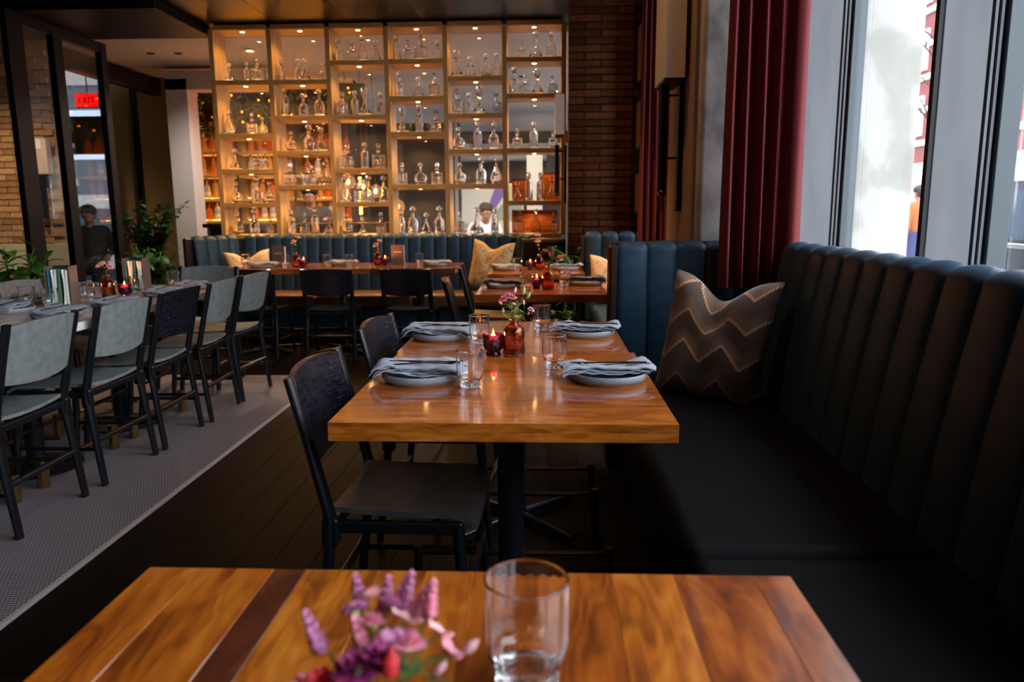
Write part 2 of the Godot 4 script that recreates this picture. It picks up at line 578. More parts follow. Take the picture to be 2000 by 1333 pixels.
	mat("car_red", rgb(190, 24, 34), 0.3)
	# bottles on the back bar
	for k in 4:
		solid_glass("spirit_%d" % k, [Color(1.0, 0.72, 0.25), Color(1.0, 0.55, 0.14), Color(1.0, 0.85, 0.45), Color(0.95, 0.95, 0.9)][k], 0.045)
		mats["spirit_%d" % k].albedo_color.a = 0.3
	mat("bottle_label", rgb(226, 210, 170), 0.8)
	mat("paint_white", rgb(218, 212, 194), 0.8)
	mat("paint_purple", rgb(132, 104, 168), 0.8)
	mat("paint_sage", rgb(150, 160, 142), 0.8)
	mat("paint_lime", rgb(190, 194, 140), 0.8)
	mat("paint_red", rgb(120, 24, 36), 0.8)
	mat("paint_green", rgb(64, 120, 66), 0.8)
	mat("panel_grey", rgb(150, 150, 148), 0.7)
	mat("panel_white", rgb(150, 152, 148), 0.7)
	# things that give off light
	glow("downlight_glow", Color(1.0, 0.76, 0.48), 60.0)
	glow("flame_glow", Color(1.0, 0.55, 0.16), 26.0)
	glow("filament_glow", Color(1.0, 0.62, 0.25), 24.0)
	glow("strip_glow", Color(1.0, 0.66, 0.22), 14.0)
	glow("fairy_glow", Color(1.0, 0.45, 0.08), 5.0)
	glow("exit_red", Color(1.0, 0.02, 0.03), 1.6)
	glow("teal_patch_glow", Color(0.05, 0.6, 0.8), 0.6)  # glow of the added teal patch, not a known lamp
	glow("blue_led", Color(0.1, 0.15, 1.0), 1.2)

# ---------------------------------------------------------------- chairs and tables
# a chair faces +x, its seat over the origin
func make_chair(label: String, seat_m: String, back_m: String, at: Vector3, turn: float, group := "") -> Node3D:
	var key := "chair" + seat_m + back_m
	if cached.has(key):
		return copy(cached[key], "dining_chair", label, at, turn, group)
	var c := thing("dining_chair", label, "chair", at, turn, group)
	cached[key] = c
	var seat := S()
	# thin moulded seat, dished, with a rolled front
	var top := func(u: float, w: float, y0: float):
		var x := lerpf(-0.17, 0.215, u)
		var z := lerpf(-0.2, 0.2, w) * (0.95 + 0.05 * u)
		var e := absf(w - 0.5) * 2.0
		var y := y0 - 0.012 * (1.0 - e * e) - 0.03 * pow(maxf(0.0, u - 0.82) / 0.18, 2.0) + 0.012 * pow(1.0 - u, 3.0)
		return V(x, y, z)
	seat.grid(18, 12, func(u, w): return top.call(u, w, 0.452), false, false, true)
	seat.grid(18, 12, func(u, w): return top.call(u, w, 0.438))
	seat.grid(18, 1, func(u, w): return top.call(u, 0.0, lerpf(0.438, 0.452, w)))
	seat.grid(18, 1, func(u, w): return top.call(u, 1.0, lerpf(0.438, 0.452, w)), false, false, true)
	seat.grid(12, 1, func(u, w): return top.call(0.0, u, lerpf(0.438, 0.452, w)), false, false, true)
	seat.grid(12, 1, func(u, w): return top.call(1.0, u, lerpf(0.438, 0.452, w)))
	part("seat", seat, seat_m, c)
	var back := S()
	var b := func(u: float, w: float, d: float):
		var z := lerpf(-0.196, 0.196, u)
		var y := lerpf(0.585, 0.805, w)
		var e := absf(u - 0.5) * 2.0
		y += (0.012 * (1.0 - e * e)) * (1.0 if w > 0.5 else -1.3)
		var lean := -0.163 - (y - 0.43) * 0.24
		return V(lean - 0.028 * (1.0 - e * e) + d, y, z)
	back.grid(14, 6, func(u, w): return b.call(u, w, 0.008))
	back.grid(14, 6, func(u, w): return b.call(u, w, -0.008), false, false, true)
	back.grid(14, 1, func(u, w): return b.call(u, 1.0, lerpf(-0.008, 0.008, w)))
	back.grid(14, 1, func(u, w): return b.call(u, 0.0, lerpf(-0.008, 0.008, w)), false, false, true)
	part("backrest", back, back_m, c)
	for s in [-1.0, 1.0]:
		var z: float = s * 0.208
		part("rear_leg", S().tube([V(-0.213, 0, z * 1.03), V(-0.19, 0.2, z * 1.02), V(-0.168, 0.395, z), V(-0.167, 0.44, z), V(-0.18, 0.5, z), V(-0.218, 0.66, z), V(-0.256, 0.812, z)], [0.0155, 0.0175, 0.0185, 0.019, 0.018, 0.0175, 0.0165], 10, Vector2(0.82, 1.25), V(0, 0, 1)), "chair_black", c)
		part("front_leg", S().tube([V(0.205, 0, z * 1.03), V(0.182, 0.2, z * 1.01), V(0.165, 0.42, z * 0.96)], [0.014, 0.0165, 0.0185], 10, Vector2(0.9, 1.1), V(0, 0, 1)), "chair_black", c)
		part("side_rail", S().rbox(V(0.0, 0.415, z * 0.97), V(0.36, 0.034, 0.022), 0.008, 2), "chair_black", c)
		part("joint_block", S().rbox(V(-0.166, 0.405, z), V(0.046, 0.075, 0.036), 0.01, 2), "chair_black", c)
		part("side_stretcher", S().tube([V(-0.195, 0.165, z * 1.01), V(0.19, 0.165, z * 1.01)], 0.0095, 8), "chair_black", c)
		for y in [0.63, 0.76]:
			part("bolt", S().ball(V(-0.163 - (y - 0.43) * 0.24, y, z + s * 0.014), V(0.004, 0.004, 0.003), 8, 4), "bolt_steel", c)
	part("rear_stretcher", S().tube([V(-0.19, 0.205, -0.21), V(-0.19, 0.205, 0.21)], 0.014, 8), "chair_black", c)
	part("front_stretcher", S().tube([V(0.19, 0.22, -0.205), V(0.19, 0.22, 0.205)], 0.0095, 8), "chair_black", c)
	part("seat_rail", S().rbox(V(-0.16, 0.415, 0), V(0.024, 0.03, 0.38), 0.008, 2), "chair_black", c)
	return c

# table of boards glued edge to edge; cuts are board borders across the boards' run
func make_table(called: String, label: String, x0: float, x1: float, z0: float, z1: float, cuts: Array, tones: Array, along_x: bool, top := 0.75, thick := 0.044, post := true, rail := true) -> Node3D:
	var mid := V((x0 + x1) / 2, 0, (z0 + z1) / 2)
	var t := thing(called, label, "table", mid)
	var lx := x1 - x0
	var lz := absf(z1 - z0)
	for k in cuts.size() - 1:
		var a: float = cuts[k]
		var b: float = cuts[k + 1]
		var m := "table_wood_%d%s" % [tones[k] % 4, "_b" if tones[k] > 3 else ""]
		if along_x:
			part("board", S().cbox(Vector3.ZERO, V(lx, thick, (b - a) - 0.0001), 0.0005), m, t, V(0, top - thick / 2, (a + b) / 2 - mid.z))
		else:
			part("board", S().cbox(Vector3.ZERO, V(lz, thick, (b - a) - 0.0001), 0.0005), m, t, V((a + b) / 2 - mid.x, top - thick / 2, 0), rot(0, 90, 0))
	if post:
		part("mounting_plate", S().cbox(V(0, top - thick - 0.006, 0), V(0.34, 0.012, 0.34), 0.003), "chair_black", t)
		part("column", S().lathe([Vector2(0.0, 0.02), Vector2(0.045, 0.02), Vector2(0.045, 0.03), Vector2(0.038, 0.05), Vector2(0.038, top - thick - 0.014), Vector2(0.0, top - thick - 0.014)], 20), "chair_black", t)
		for k in 4:
			var d := rot(0, 90 * k + 45, 0) * V(1, 0, 0)
			part("base_foot", S().tube([d * 0.03 + V(0, 0.028, 0), d * 0.3 + V(0, 0.016, 0)], [0.02, 0.013], 8, Vector2(1, 0.9)), "chair_black", t)
		if rail:
			for s in [-1.0, 1.0]:
				part("foot_rail", S().tube([V(-0.3, 0.165, s * 0.14), V(0.3, 0.165, s * 0.14)], 0.008, 10), "dark_brass", t)
				part("rail_arm", S().tube([V(0, 0.165, 0), V(0, 0.165, s * 0.14)], 0.007, 8), "dark_brass", t)
				for e in [-0.3, 0.3]:
					part("rail_foot", S().lathe([Vector2(0, 0), Vector2(0.014, 0), Vector2(0.014, 0.186), Vector2(0, 0.186)], 12), "dark_brass", t, V(e, 0, s * 0.14))
	return t

# ---------------------------------------------------------------- tableware
func make_tumbler(label: String, at: Vector3, turn := 0.0, group := "", size := 1.0) -> Node3D:
	if cached.has("tumbler"):
		var d := copy(cached["tumbler"], "tumbler", label, at, turn, group)
		d.scale = Vector3.ONE * size
		return d
	var c := thing("tumbler", label, "glass", at, turn, group)
	cached["tumbler"] = c
	var s := S()
	var outer := [Vector2(0.0, 0.0), Vector2(0.023, 0.0), Vector2(0.0255, 0.0015), Vector2(0.0265, 0.005), Vector2(0.0258, 0.012), Vector2(0.0245, 0.0155), Vector2(0.0258, 0.0185), Vector2(0.029, 0.022), Vector2(0.0335, 0.028), Vector2(0.0362, 0.036), Vector2(0.0373, 0.047), Vector2(0.0373, 0.075), Vector2(0.0373, 0.1), Vector2(0.0374, 0.1022), Vector2(0.037, 0.1034), Vector2(0.0363, 0.1036), Vector2(0.0357, 0.1032)]
	s.lathe(outer, 48, Vector3.ZERO, 1.0, 0.3)
	# inside with shallow optic flutes
	var inner := [Vector2(0.0357, 0.1032), Vector2(0.0356, 0.10), Vector2(0.0358, 0.08), Vector2(0.0359, 0.06), Vector2(0.0357, 0.047), Vector2(0.0345, 0.038), Vector2(0.032, 0.031), Vector2(0.027, 0.026), Vector2(0.018, 0.0235), Vector2(0.008, 0.0225), Vector2(0.0, 0.0224)]
	s.grid(96, 40, func(u, w):
		var k: float = w * (inner.size() - 1)
		var a := mini(int(k), inner.size() - 2)
		var p: Vector2 = inner[a].lerp(inner[a + 1], k - a)
		var dent := 0.0002 * cos(TAU * u * 18.0) * smoothstep(0.094, 0.08, p.y) * smoothstep(0.0, 0.02, p.x)
		return V((p.x - dent) * cos(TAU * u), p.y, (p.x - dent) * sin(TAU * u)), true, false, true)
	part("bowl", s, "clear_glass", c)
	# knurled foot beads
	var foot := S()
	for k in 22:
		var a := TAU * k / 22
		foot.ball(V(cos(a) * 0.0262, 0.0075, sin(a) * 0.0262), V(0.0026, 0.0058, 0.0026), 6, 4)
	part("beaded_foot", foot, "clear_glass", c)
	c.scale = Vector3.ONE * size
	return c

func make_candle(label: String, at: Vector3, group := "", energy := 0.035) -> Node3D:
	var c: Node3D
	if cached.has("candle"):
		c = copy(cached["candle"], "candle_holder", label, at, 17.0 * taken["candle_holder"], group)
	else:
		c = thing("candle_holder", label, "candle holder", at, 0, group)
		cached["candle"] = c
		var s := S()
		var o := [Vector2(0.0, 0.0), Vector2(0.024, 0.0), Vector2(0.0255, 0.003), Vector2(0.022, 0.009), Vector2(0.024, 0.014), Vector2(0.0305, 0.022), Vector2(0.0335, 0.034), Vector2(0.034, 0.05), Vector2(0.0355, 0.062), Vector2(0.0365, 0.068), Vector2(0.035, 0.0695)]
		s.grid(72, 44, func(u, w):
			var k: float = w * (o.size() - 1)
			var a := mini(int(k), o.size() - 2)
			var p: Vector2 = o[a].lerp(o[a + 1], k - a)
			var lift := 0.0016 * absf(sin(TAU * u * 6.0 + p.y * 40.0)) * smoothstep(0.012, 0.022, p.y) * smoothstep(0.064, 0.058, p.y)
			return V((p.x + lift) * cos(TAU * u), p.y, (p.x + lift) * sin(TAU * u)), true, false, true)
		s.lathe([Vector2(0.035, 0.0695), Vector2(0.0325, 0.067), Vector2(0.031, 0.05), Vector2(0.0295, 0.034), Vector2(0.026, 0.025), Vector2(0.0, 0.021)], 36)
		part("glass_cup", s, "plum_glass", c)
		part("wax", S().lathe([Vector2(0, 0.0225), Vector2(0.019, 0.0235), Vector2(0.019, 0.052), Vector2(0, 0.0515)], 20), "wax", c)
		part("wick", S().tube([V(0, 0.051, 0), V(0.0005, 0.0585, 0)], 0.0007, 5), "menu_black", c)
		part("flame", S().lathe([Vector2(0, 0.0565), Vector2(0.003, 0.061), Vector2(0.0045, 0.0665), Vector2(0.0036, 0.074), Vector2(0.0013, 0.082), Vector2(0, 0.087)], 12), "flame_glow", c)
		var l := OmniLight3D.new()
		l.name = "candle_light"
		l.position = V(0, 0.068, 0)
		l.light_color = Color(1.0, 0.58, 0.25)
		l.light_energy = energy
		l.light_size = 0.006
		l.omni_range = 20.0
		l.omni_attenuation = 2.0
		l.shadow_enabled = true
		c.add_child(l)
	return c

func make_vase(label: String, at: Vector3, turn := 0.0, group := "") -> Node3D:
	if cached.has("vase"):
		return copy(cached["vase"], "bud_vase", label, at, turn, group)
	var c := thing("bud_vase", label, "vase", at, turn, group)
	cached["vase"] = c
	var s := S()
	s.lathe([Vector2(0, 0), Vector2(0.032, 0), Vector2(0.0345, 0.003), Vector2(0.035, 0.01), Vector2(0.035, 0.078), Vector2(0.033, 0.088), Vector2(0.026, 0.097), Vector2(0.0165, 0.102), Vector2(0.0145, 0.106), Vector2(0.0145, 0.12), Vector2(0.0175, 0.1225), Vector2(0.0175, 0.127), Vector2(0.0125, 0.127), Vector2(0.0115, 0.105), Vector2(0.024, 0.093), Vector2(0.0315, 0.082), Vector2(0.0318, 0.01), Vector2(0.028, 0.006), Vector2(0, 0.005)], 40, Vector3.ZERO, 1.0, 0.6)
	part("bottle", s, "amber_glass", c)
	var e := S()
	for k in 30:   # ribs round the lower part
		var a := TAU * k / 30
		e.tube([V(cos(a) * 0.0351, 0.006, sin(a) * 0.0351), V(cos(a) * 0.0353, 0.026, sin(a) * 0.0353)], 0.0014, 5)
	part("ribs", e, "amber_glass", c)
	e = S()
	var ring := []
	for k in 25:   # embossed medallion on the front
		var a := TAU * k / 24
		var h := cos(a) * 0.016
		ring.append(V(sin(h / 0.035) * 0.0354, 0.055 + sin(a) * 0.016, cos(h / 0.035) * 0.0354))
	e.tube(ring, 0.0012, 5, Vector2.ONE, Vector3.UP, false)
	for k in 24:
		var a := TAU * k / 24
		var h := cos(a) * 0.0215
		e.ball(V(sin(h / 0.035) * 0.0354, 0.055 + sin(a) * 0.0215, cos(h / 0.035) * 0.0354), Vector3.ONE * 0.0013, 5, 3)
	e.ball(V(0, 0.055, 0.0352), V(0.006, 0.009, 0.0022), 8, 6)
	part("medallion", e, "amber_glass", c)
	return c

func make_plate(label: String, at: Vector3, group := "", r := 0.109) -> Node3D:
	if cached.has("plate"):
		return copy(cached["plate"], "plate", label, at, 40.0 * taken["plate"], group)
	var c := thing("plate", label, "plate", at, 0, group)
	cached["plate"] = c
	part("dish", S().lathe([Vector2(0, 0.003), Vector2(0.09, 0.003), Vector2(0.1, 0.004), Vector2(0.106, 0.008), Vector2(r, 0.014), Vector2(r + 0.0005, 0.024), Vector2(r - 0.002, 0.0265), Vector2(r - 0.006, 0.0255), Vector2(0.101, 0.015), Vector2(0.095, 0.0105), Vector2(0, 0.0095)], 56, Vector3.ZERO, 1.0, 0.55), "stoneware", c)
	part("foot_ring", S().lathe([Vector2(0.085, 0.004), Vector2(0.085, 0), Vector2(0.098, 0), Vector2(0.103, 0.0058)], 48), "clay", c)
	return c

# folded napkin: several plies, each a rippled sheet with thickness; long side along x
func make_napkin(label: String, at: Vector3, turn: float, m: String, style: int, group := "") -> Node3D:
	var key := "napkin%s%d" % [m, style]
	if cached.has(key):
		return copy(cached[key], "napkin", label, at, turn, group)
	var c := thing("napkin", label, "napkin", at, turn, group)
	cached[key] = c
	var plies := 4 if style == 0 else 3
	for k in plies:
		var base := k * 0.0055
		var ph := k * 0.5 + style * 1.7
		var inset := 0.007 * sin(k * 2.1 + style)
		var f := func(u: float, w: float, d: float):
			var x := lerpf(-0.125 + inset, 0.125 - inset * 0.5, u)
			var z := lerpf(-0.06, 0.076 - absf(inset) * 1.5, w)
			x += 0.006 * sin(w * 5.0 + ph)
			z += 0.005 * sin(u * 7.0 + ph)
			var y := base + 0.0045 * sin(u * 9.0 + ph * 0.6) * (0.3 + w) + 0.0075 * sin(u * 5.2 + style * 2.0) * w
			y += 0.007 * exp(-pow((w - 0.15) * 5.0, 2)) * (1.0 if k == plies - 1 else 0.3)
			y += 0.0022 * sin(u * 31.0 + w * 9.0 + k * 1.9) * sin(w * 13.0 + u * 5.0 + style)
			z += 0.0035 * sin(u * 23.0 + k * 2.3) * w
			var over := maxf(0.0, absf(x) - 0.085)
			y -= (over * over * 5.5 + maxf(0.0, absf(x) - 0.112) * 0.5) * (1.0 - 0.12 * k) * (1.0 if style == 0 else 0.5)
			return V(x, maxf(y, -0.017 + base) + d, z)
		var s := S()
		s.grid(36, 12, func(u, w): return f.call(u, w, 0.004), false, false, true)
		s.grid(36, 12, func(u, w): return f.call(u, w, 0.0))
		s.grid(36, 1, func(u, w): return f.call(u, 1.0, w * 0.004))
		s.grid(36, 1, func(u, w): return f.call(u, 0.0, w * 0.004), false, false, true)
		s.grid(12, 1, func(u, w): return f.call(0.0, u, w * 0.004), false, false, true)
		s.grid(12, 1, func(u, w): return f.call(1.0, u, w * 0.004))
		part("ply", s, m, c)
	return c

func make_fork(label: String, at: Vector3, turn: float, group := "") -> Node3D:
	if cached.has("fork"):
		return copy(cached["fork"], "fork", label, at, turn, group)
	var c := thing("fork", label, "fork", at, turn, group)
	cached["fork"] = c
	part("handle", S().tube([V(-0.1, 0.002, 0), V(-0.06, 0.004, 0), V(0.0, 0.0045, 0), V(0.04, 0.003, 0), V(0.05, 0.0015, 0)], [0.005, 0.0044, 0.0032, 0.0036, 0.007], 8, Vector2(1, 0.42)), "cutlery_metal", c)
	for k in 4:
		var z := (k - 1.5) * 0.0055
		part("tine", S().tube([V(0.048, 0.0015, z * 0.8), V(0.065, 0.0, z), V(0.085, 0.004, z), V(0.1, 0.011, z)], [0.0022, 0.0015, 0.0014, 0.0007], 6), "cutlery_metal", c)
	return c

func make_knife(label: String, at: Vector3, turn: float, group := "") -> Node3D:
	if cached.has("knife"):
		return copy(cached["knife"], "knife", label, at, turn, group)
	var c := thing("knife", label, "knife", at, turn, group)
	cached["knife"] = c
	part("handle", S().tube([V(-0.11, 0.003, 0), V(-0.06, 0.0035, 0), V(0.0, 0.003, 0)], [0.006, 0.0055, 0.004], 8, Vector2(1, 0.5)), "cutlery_metal", c)
	part("blade", S().extrude(PackedVector2Array([Vector2(-0.002, 0.006), Vector2(0.075, 0.0075), Vector2(0.1, 0.003), Vector2(0.108, -0.004), Vector2(0.095, -0.007), Vector2(-0.002, -0.005)]), 0.0016, Transform3D(rot(-90, 0, 0), V(0, 0.003, 0))), "cutlery_metal", c)
	return c

# ---------------------------------------------------------------- flowers and plants
func leaf_shape(length: float, width: float, bend: float, fold := 0.15) -> Shape:
	var f := func(u: float, w: float):
		var half := sin(PI * pow(w, 0.75)) * width / 2 * (1.0 if w < 0.98 else 0.2)
		var a := bend * w
		var s := (u - 0.5) * 2.0
		return V(s * half, length * (sin(a) / maxf(bend, 0.001)) if bend > 0.01 else length * w, length * ((1.0 - cos(a)) / maxf(bend, 0.001)) - absf(s) * half * fold)
	return S().grid(4, 8, f)

func blossom_shape(r: float, petals: int, layers: int, seed_: int) -> Shape:
	var g := RandomNumberGenerator.new()
	g.seed = seed_
	var s := S()
	for l in layers:
		var open := lerpf(1.15, 0.3, float(l) / maxi(1, layers - 1)) if layers > 1 else 0.9
		var rr := r * lerpf(1.0, 0.55, float(l) / maxi(1, layers))
		for k in petals:
			var p := leaf_shape(rr, rr * 0.95, 0.5, -0.25)
			var b := Basis(Vector3.UP, TAU * (k + l * 0.5) / petals + g.randf() * 0.3) * Basis(Vector3.RIGHT, open + g.randf_range(-0.15, 0.15))
			s.add(p, Transform3D(b, Vector3.ZERO))
	return s

func align(d: Vector3) -> Basis:
	var y := d.normalized()
	var x := y.cross(Vector3.FORWARD).normalized() if absf(y.dot(Vector3.FORWARD)) < 0.95 else Vector3.RIGHT
	return Basis(x, y, x.cross(y))

# one cut stem: from the vase's mouth up to its blooms
func flower_stem(label: String, base: Vector3, tip: Vector3, blooms: Array, leaves: int, leaf_m: String, seed_: int, group := "") -> Node3D:
	var g := RandomNumberGenerator.new()
	g.seed = seed_
	var c := thing("flower_stem", label, "flower", base, 0, group)
	var t := tip - base
	var midp := t * 0.5 + V(-t.x * 0.22, 0, -t.z * 0.22)
	var pts := []
	for k in 9:
		var a := k / 8.0
		pts.append(midp * 2.0 * a * (1.0 - a) + t * a * a)
	part("stem", S().tube(pts, 0.0013, 6), "stem_green", c)
	for b in blooms:   # [kind, size, offset, material]
		var p: Vector3 = t + b[2]
		if b[2].length() > 0.012:
			part("stalk", S().tube([pts[6], (pts[6] + p) / 2 + V(0, 0.004, 0), p], 0.0009, 5), "stem_green", c)
		var d: Vector3 = (b[2] + V(0, 0.02, 0) + t * 0.2).normalized()
		if b[0] == "bloom":
			var f := part("bloom", blossom_shape(b[1], 6, 3, seed_ + int(b[1] * 9000)), b[3], c, p, align(d))
			part("calyx", S().ball(V(0, -0.001, 0), V(b[1] * 0.28, b[1] * 0.3, b[1] * 0.28), 8, 5), "leaf_pale", f)
		elif b[0] == "star":
			part("bloom", blossom_shape(b[1], 5, 1, seed_ + 3), b[3], c, p, align(d))
		elif b[0] == "bud":
			part("bud", S().lathe([Vector2(0, 0), Vector2(b[1] * 0.35, b[1] * 0.4), Vector2(b[1] * 0.3, b[1]), Vector2(0, b[1] * 1.5)], 10, Vector3.ZERO, 1.0, 0.0), b[3], c, p, align(d))
		elif b[0] == "spike":
			var s := S()
			for k in 34:
				var h: float = k / 34.0
				var a := k * 2.4
				var r: float = b[1] * 0.13 * (1.0 - h * 0.7)
				s.add(blossom_shape(b[1] * 0.24 * (1.0 - h * 0.55), 4, 1, k), Transform3D(Basis(Vector3.UP, a) * Basis(Vector3.RIGHT, 0.9), V(cos(a) * r, h * b[1], sin(a) * r)))
			part("flower_spike", s, b[3], c, p, align(d))
	for k in leaves:
		var a: float = g.randf_range(0.35, 0.9)
		var p: Vector3 = pts[int(a * 8)]
		part("leaf", leaf_shape(g.randf_range(0.02, 0.034), g.randf_range(0.009, 0.014), 0.7), leaf_m, c, p, Basis(Vector3.UP, g.randf() * TAU) * Basis(Vector3.RIGHT, g.randf_range(0.5, 1.1)))
	return c

# a pot plant: stems from the pot with leaves along them
func pot_plant(called: String, label: String, at: Vector3, stems: int, height: float, spread: float, per: int, leaf_len: float, leaf_w: float, leaf_m: Array, seed_: int, pot_r: float, pot_h: float, bend := 0.9) -> Node3D:
	var g := RandomNumberGenerator.new()
	g.seed = seed_
	var c := thing(called, label, "plant", at)
	part("pot", S().lathe([Vector2(0, 0), Vector2(pot_r * 0.8, 0), Vector2(pot_r, pot_h), Vector2(pot_r * 0.92, pot_h), Vector2(pot_r * 0.9, pot_h - 0.03), Vector2(0, pot_h - 0.03)], 28), "pot_black", c)
	part("soil", S().lathe([Vector2(0, pot_h - 0.028), Vector2(pot_r * 0.9, pot_h - 0.028)], 20), "soil", c)
	var leaf := leaf_shape(leaf_len, leaf_w, bend, 0.2).mesh()
	for k in stems:
		var a := TAU * k / stems + g.randf_range(-0.4, 0.4)
		var out := V(cos(a), 0, sin(a))
		var h := height * g.randf_range(0.6, 1.0)
		var r := spread * g.randf_range(0.3, 1.0)
		var base := V(0, pot_h - 0.03, 0) + out * pot_r * 0.35
		var pts := []
		for j in 7:
			var q := j / 6.0
			pts.append(base + V(0, h * q * (1.0 - 0.12 * q), 0) + out * r * q * q)
		var st := part("stem", S().tube(pts, [0.008, 0.007, 0.006, 0.0055, 0.005, 0.004, 0.003], 6), "stem_green", c)
		for j in per:
			var q := g.randf_range(0.25, 1.0)
			var p: Vector3 = pts[mini(5, int(q * 6))].lerp(pts[mini(6, int(q * 6) + 1)], fmod(q * 6, 1.0))
			part("leaf", leaf, leaf_m[g.randi() % leaf_m.size()], st, p, Basis(Vector3.UP, g.randf() * TAU) * Basis(Vector3.RIGHT, g.randf_range(0.35, 1.5)) * Basis.from_scale(Vector3.ONE * g.randf_range(0.65, 1.15)))
	return c

# ---------------------------------------------------------------- upholstery
# one padded channel: width along x, facing +z, following a side profile of (depth, height)
func channel_shape(w: float, prof: Array, bulge: float) -> Shape:
	var m := prof.size()
	return S().grid(12, m - 1, func(u, q):
		var k := int(round(q * (m - 1)))
		var a: Vector2 = prof[maxi(k - 1, 0)]
		var b: Vector2 = prof[mini(k + 1, m - 1)]
		var d := (b - a).normalized()
		var nn := Vector2(d.y, -d.x)
		var e: float = (u - 0.5) * 2.0
		var lift := bulge * pow(maxf(0.0, 1.0 - e * e), 0.5)
		var p: Vector2 = prof[k] + nn * lift
		return V(e * w / 2, p.y, p.x))

func back_profile(low: float, top: float, d_low: float, d_top: float, thick: float) -> Array:
	var p := []
	for k in 9:
		var q := k / 8.0
		p.append(Vector2(lerpf(d_low, d_top, pow(q, 1.3)), lerpf(low, top - 0.04, q)))
	for k in 6:
		var a := PI * 0.5 * (k + 1) / 6.0
		p.append(Vector2(d_top - 0.05 * (1.0 - cos(a)), top - 0.04 + 0.03 * sin(a)))
	p.append(Vector2(d_top - thick + 0.01, top - 0.012))
	p.append(Vector2(d_top - thick, top - 0.03))
	return p

func pillow_shape(w: float, h: float, t: float, dip: float, seed_ := 0) -> Shape:
	var s := S()
	for side in [-1.0, 1.0]:
		s.grid(30, 30, func(u, q):
			var x: float = (u - 0.5) * 2.0
			var y: float = (q - 0.5) * 2.0
			var e := pow(maxf(0.0, (1.0 - x * x * x * x) * (1.0 - y * y * y * y)), 0.55)
			var px := x * w / 2 * (1.0 - 0.09 * (1.0 - y * y))
			var py := y * h / 2 * (1.0 - 0.07 * (1.0 - x * x))
			var chop: float = exp(-pow(x / 0.42, 2.0)) * smoothstep(-0.3, 1.0, y)
			py -= dip * chop * h
			var d := t / 2 * e * (1.0 - 0.35 * chop) + 0.006 * e * sin(x * 7.0 + seed_) * sin(y * 6.0 + 1.0 + seed_)
			return V(px, py, side * d), false, false, side < 0)
	return s

# ---------------------------------------------------------------- bodies
# tapered capsules joined by a smooth minimum, meshed as surface nets
func body_shape(bones: Array, cell: float, k: float) -> Shape:
	var lo := Vector3.INF
	var hi := -Vector3.INF
	for b in bones:
		for e in [[0, 2], [1, 3]]:
			lo = lo.min(b[e[0]] - Vector3.ONE * (b[e[1]] + 2.0 * cell))
			hi = hi.max(b[e[0]] + Vector3.ONE * (b[e[1]] + 2.0 * cell))
	var nx := int((hi.x - lo.x) / cell) + 2
	var ny := int((hi.y - lo.y) / cell) + 2
	var nz := int((hi.z - lo.z) / cell) + 2
	var field := PackedFloat32Array()
	field.resize(nx * ny * nz)
	field.fill(1.0)
	for b in bones:
		var pa: Vector3 = b[0]
		var pb: Vector3 = b[1]
		var r0: float = b[2]
		var r1: float = b[3]
		var reach := maxf(r0, r1) + 3.0 * cell + k
		var l := ((pa.min(pb) - Vector3.ONE * reach - lo) / cell).floor()
		var h := ((pa.max(pb) + Vector3.ONE * reach - lo) / cell).ceil()
		var ab := pb - pa
		var ll := maxf(ab.length_squared(), 1e-9)
		for x in range(maxi(0, int(l.x)), mini(nx, int(h.x) + 1)):
			for y in range(maxi(0, int(l.y)), mini(ny, int(h.y) + 1)):
				for z in range(maxi(0, int(l.z)), mini(nz, int(h.z) + 1)):
					var p := lo + V(x, y, z) * cell
					var q := clampf((p - pa).dot(ab) / ll, 0.0, 1.0)
					var d := (p - pa - ab * q).length() - lerpf(r0, r1, q)
					var at := (x * ny + y) * nz + z
					var f := field[at]
					var s := clampf(0.5 + 0.5 * (f - d) / k, 0.0, 1.0)
					field[at] = lerpf(f, d, s) - k * s * (1.0 - s)
	var out := S()
	var id := {}
	var corners := []
	for c in 8: corners.append(((c & 1) * ny + ((c >> 1) & 1)) * nz + ((c >> 2) & 1))
	for x in nx - 1:
		for y in ny - 1:
			for z in nz - 1:
				var at := (x * ny + y) * nz + z
				var sum := Vector3.ZERO
				var cnt := 0
				for e in [[0, 1], [0, 2], [0, 4], [1, 3], [1, 5], [2, 3], [2, 6], [3, 7], [4, 5], [4, 6], [5, 7], [6, 7]]:
					var fa := field[at + corners[e[0]]]
					var fb := field[at + corners[e[1]]]
					if (fa < 0.0) != (fb < 0.0):
						var q := fa / (fa - fb)
						var va := V(e[0] & 1, (e[0] >> 1) & 1, (e[0] >> 2) & 1)
						var vb := V(e[1] & 1, (e[1] >> 1) & 1, (e[1] >> 2) & 1)
						sum += va.lerp(vb, q)
						cnt += 1
				if cnt:
					var g := V(field[at + corners[1]] - field[at], field[at + corners[2]] - field[at], field[at + corners[4]] - field[at]).normalized()
					id[at] = out.put(lo + (V(x, y, z) + sum / cnt) * cell, g)
	var sx := ny * nz
	for at in id:
		var f0 := field[at]
		for e in [[sx, nz, 1], [nz, sx, 1], [1, sx, nz]]:
			if (f0 < 0.0) != (field[at + e[0]] < 0.0):
				var a: int = at
				if id.has(a - e[1]) and id.has(a - e[2]) and id.has(a - e[1] - e[2]):
					out.quad(id[a], id[a - e[1]], id[a - e[1] - e[2]], id[a - e[2]])
	return out

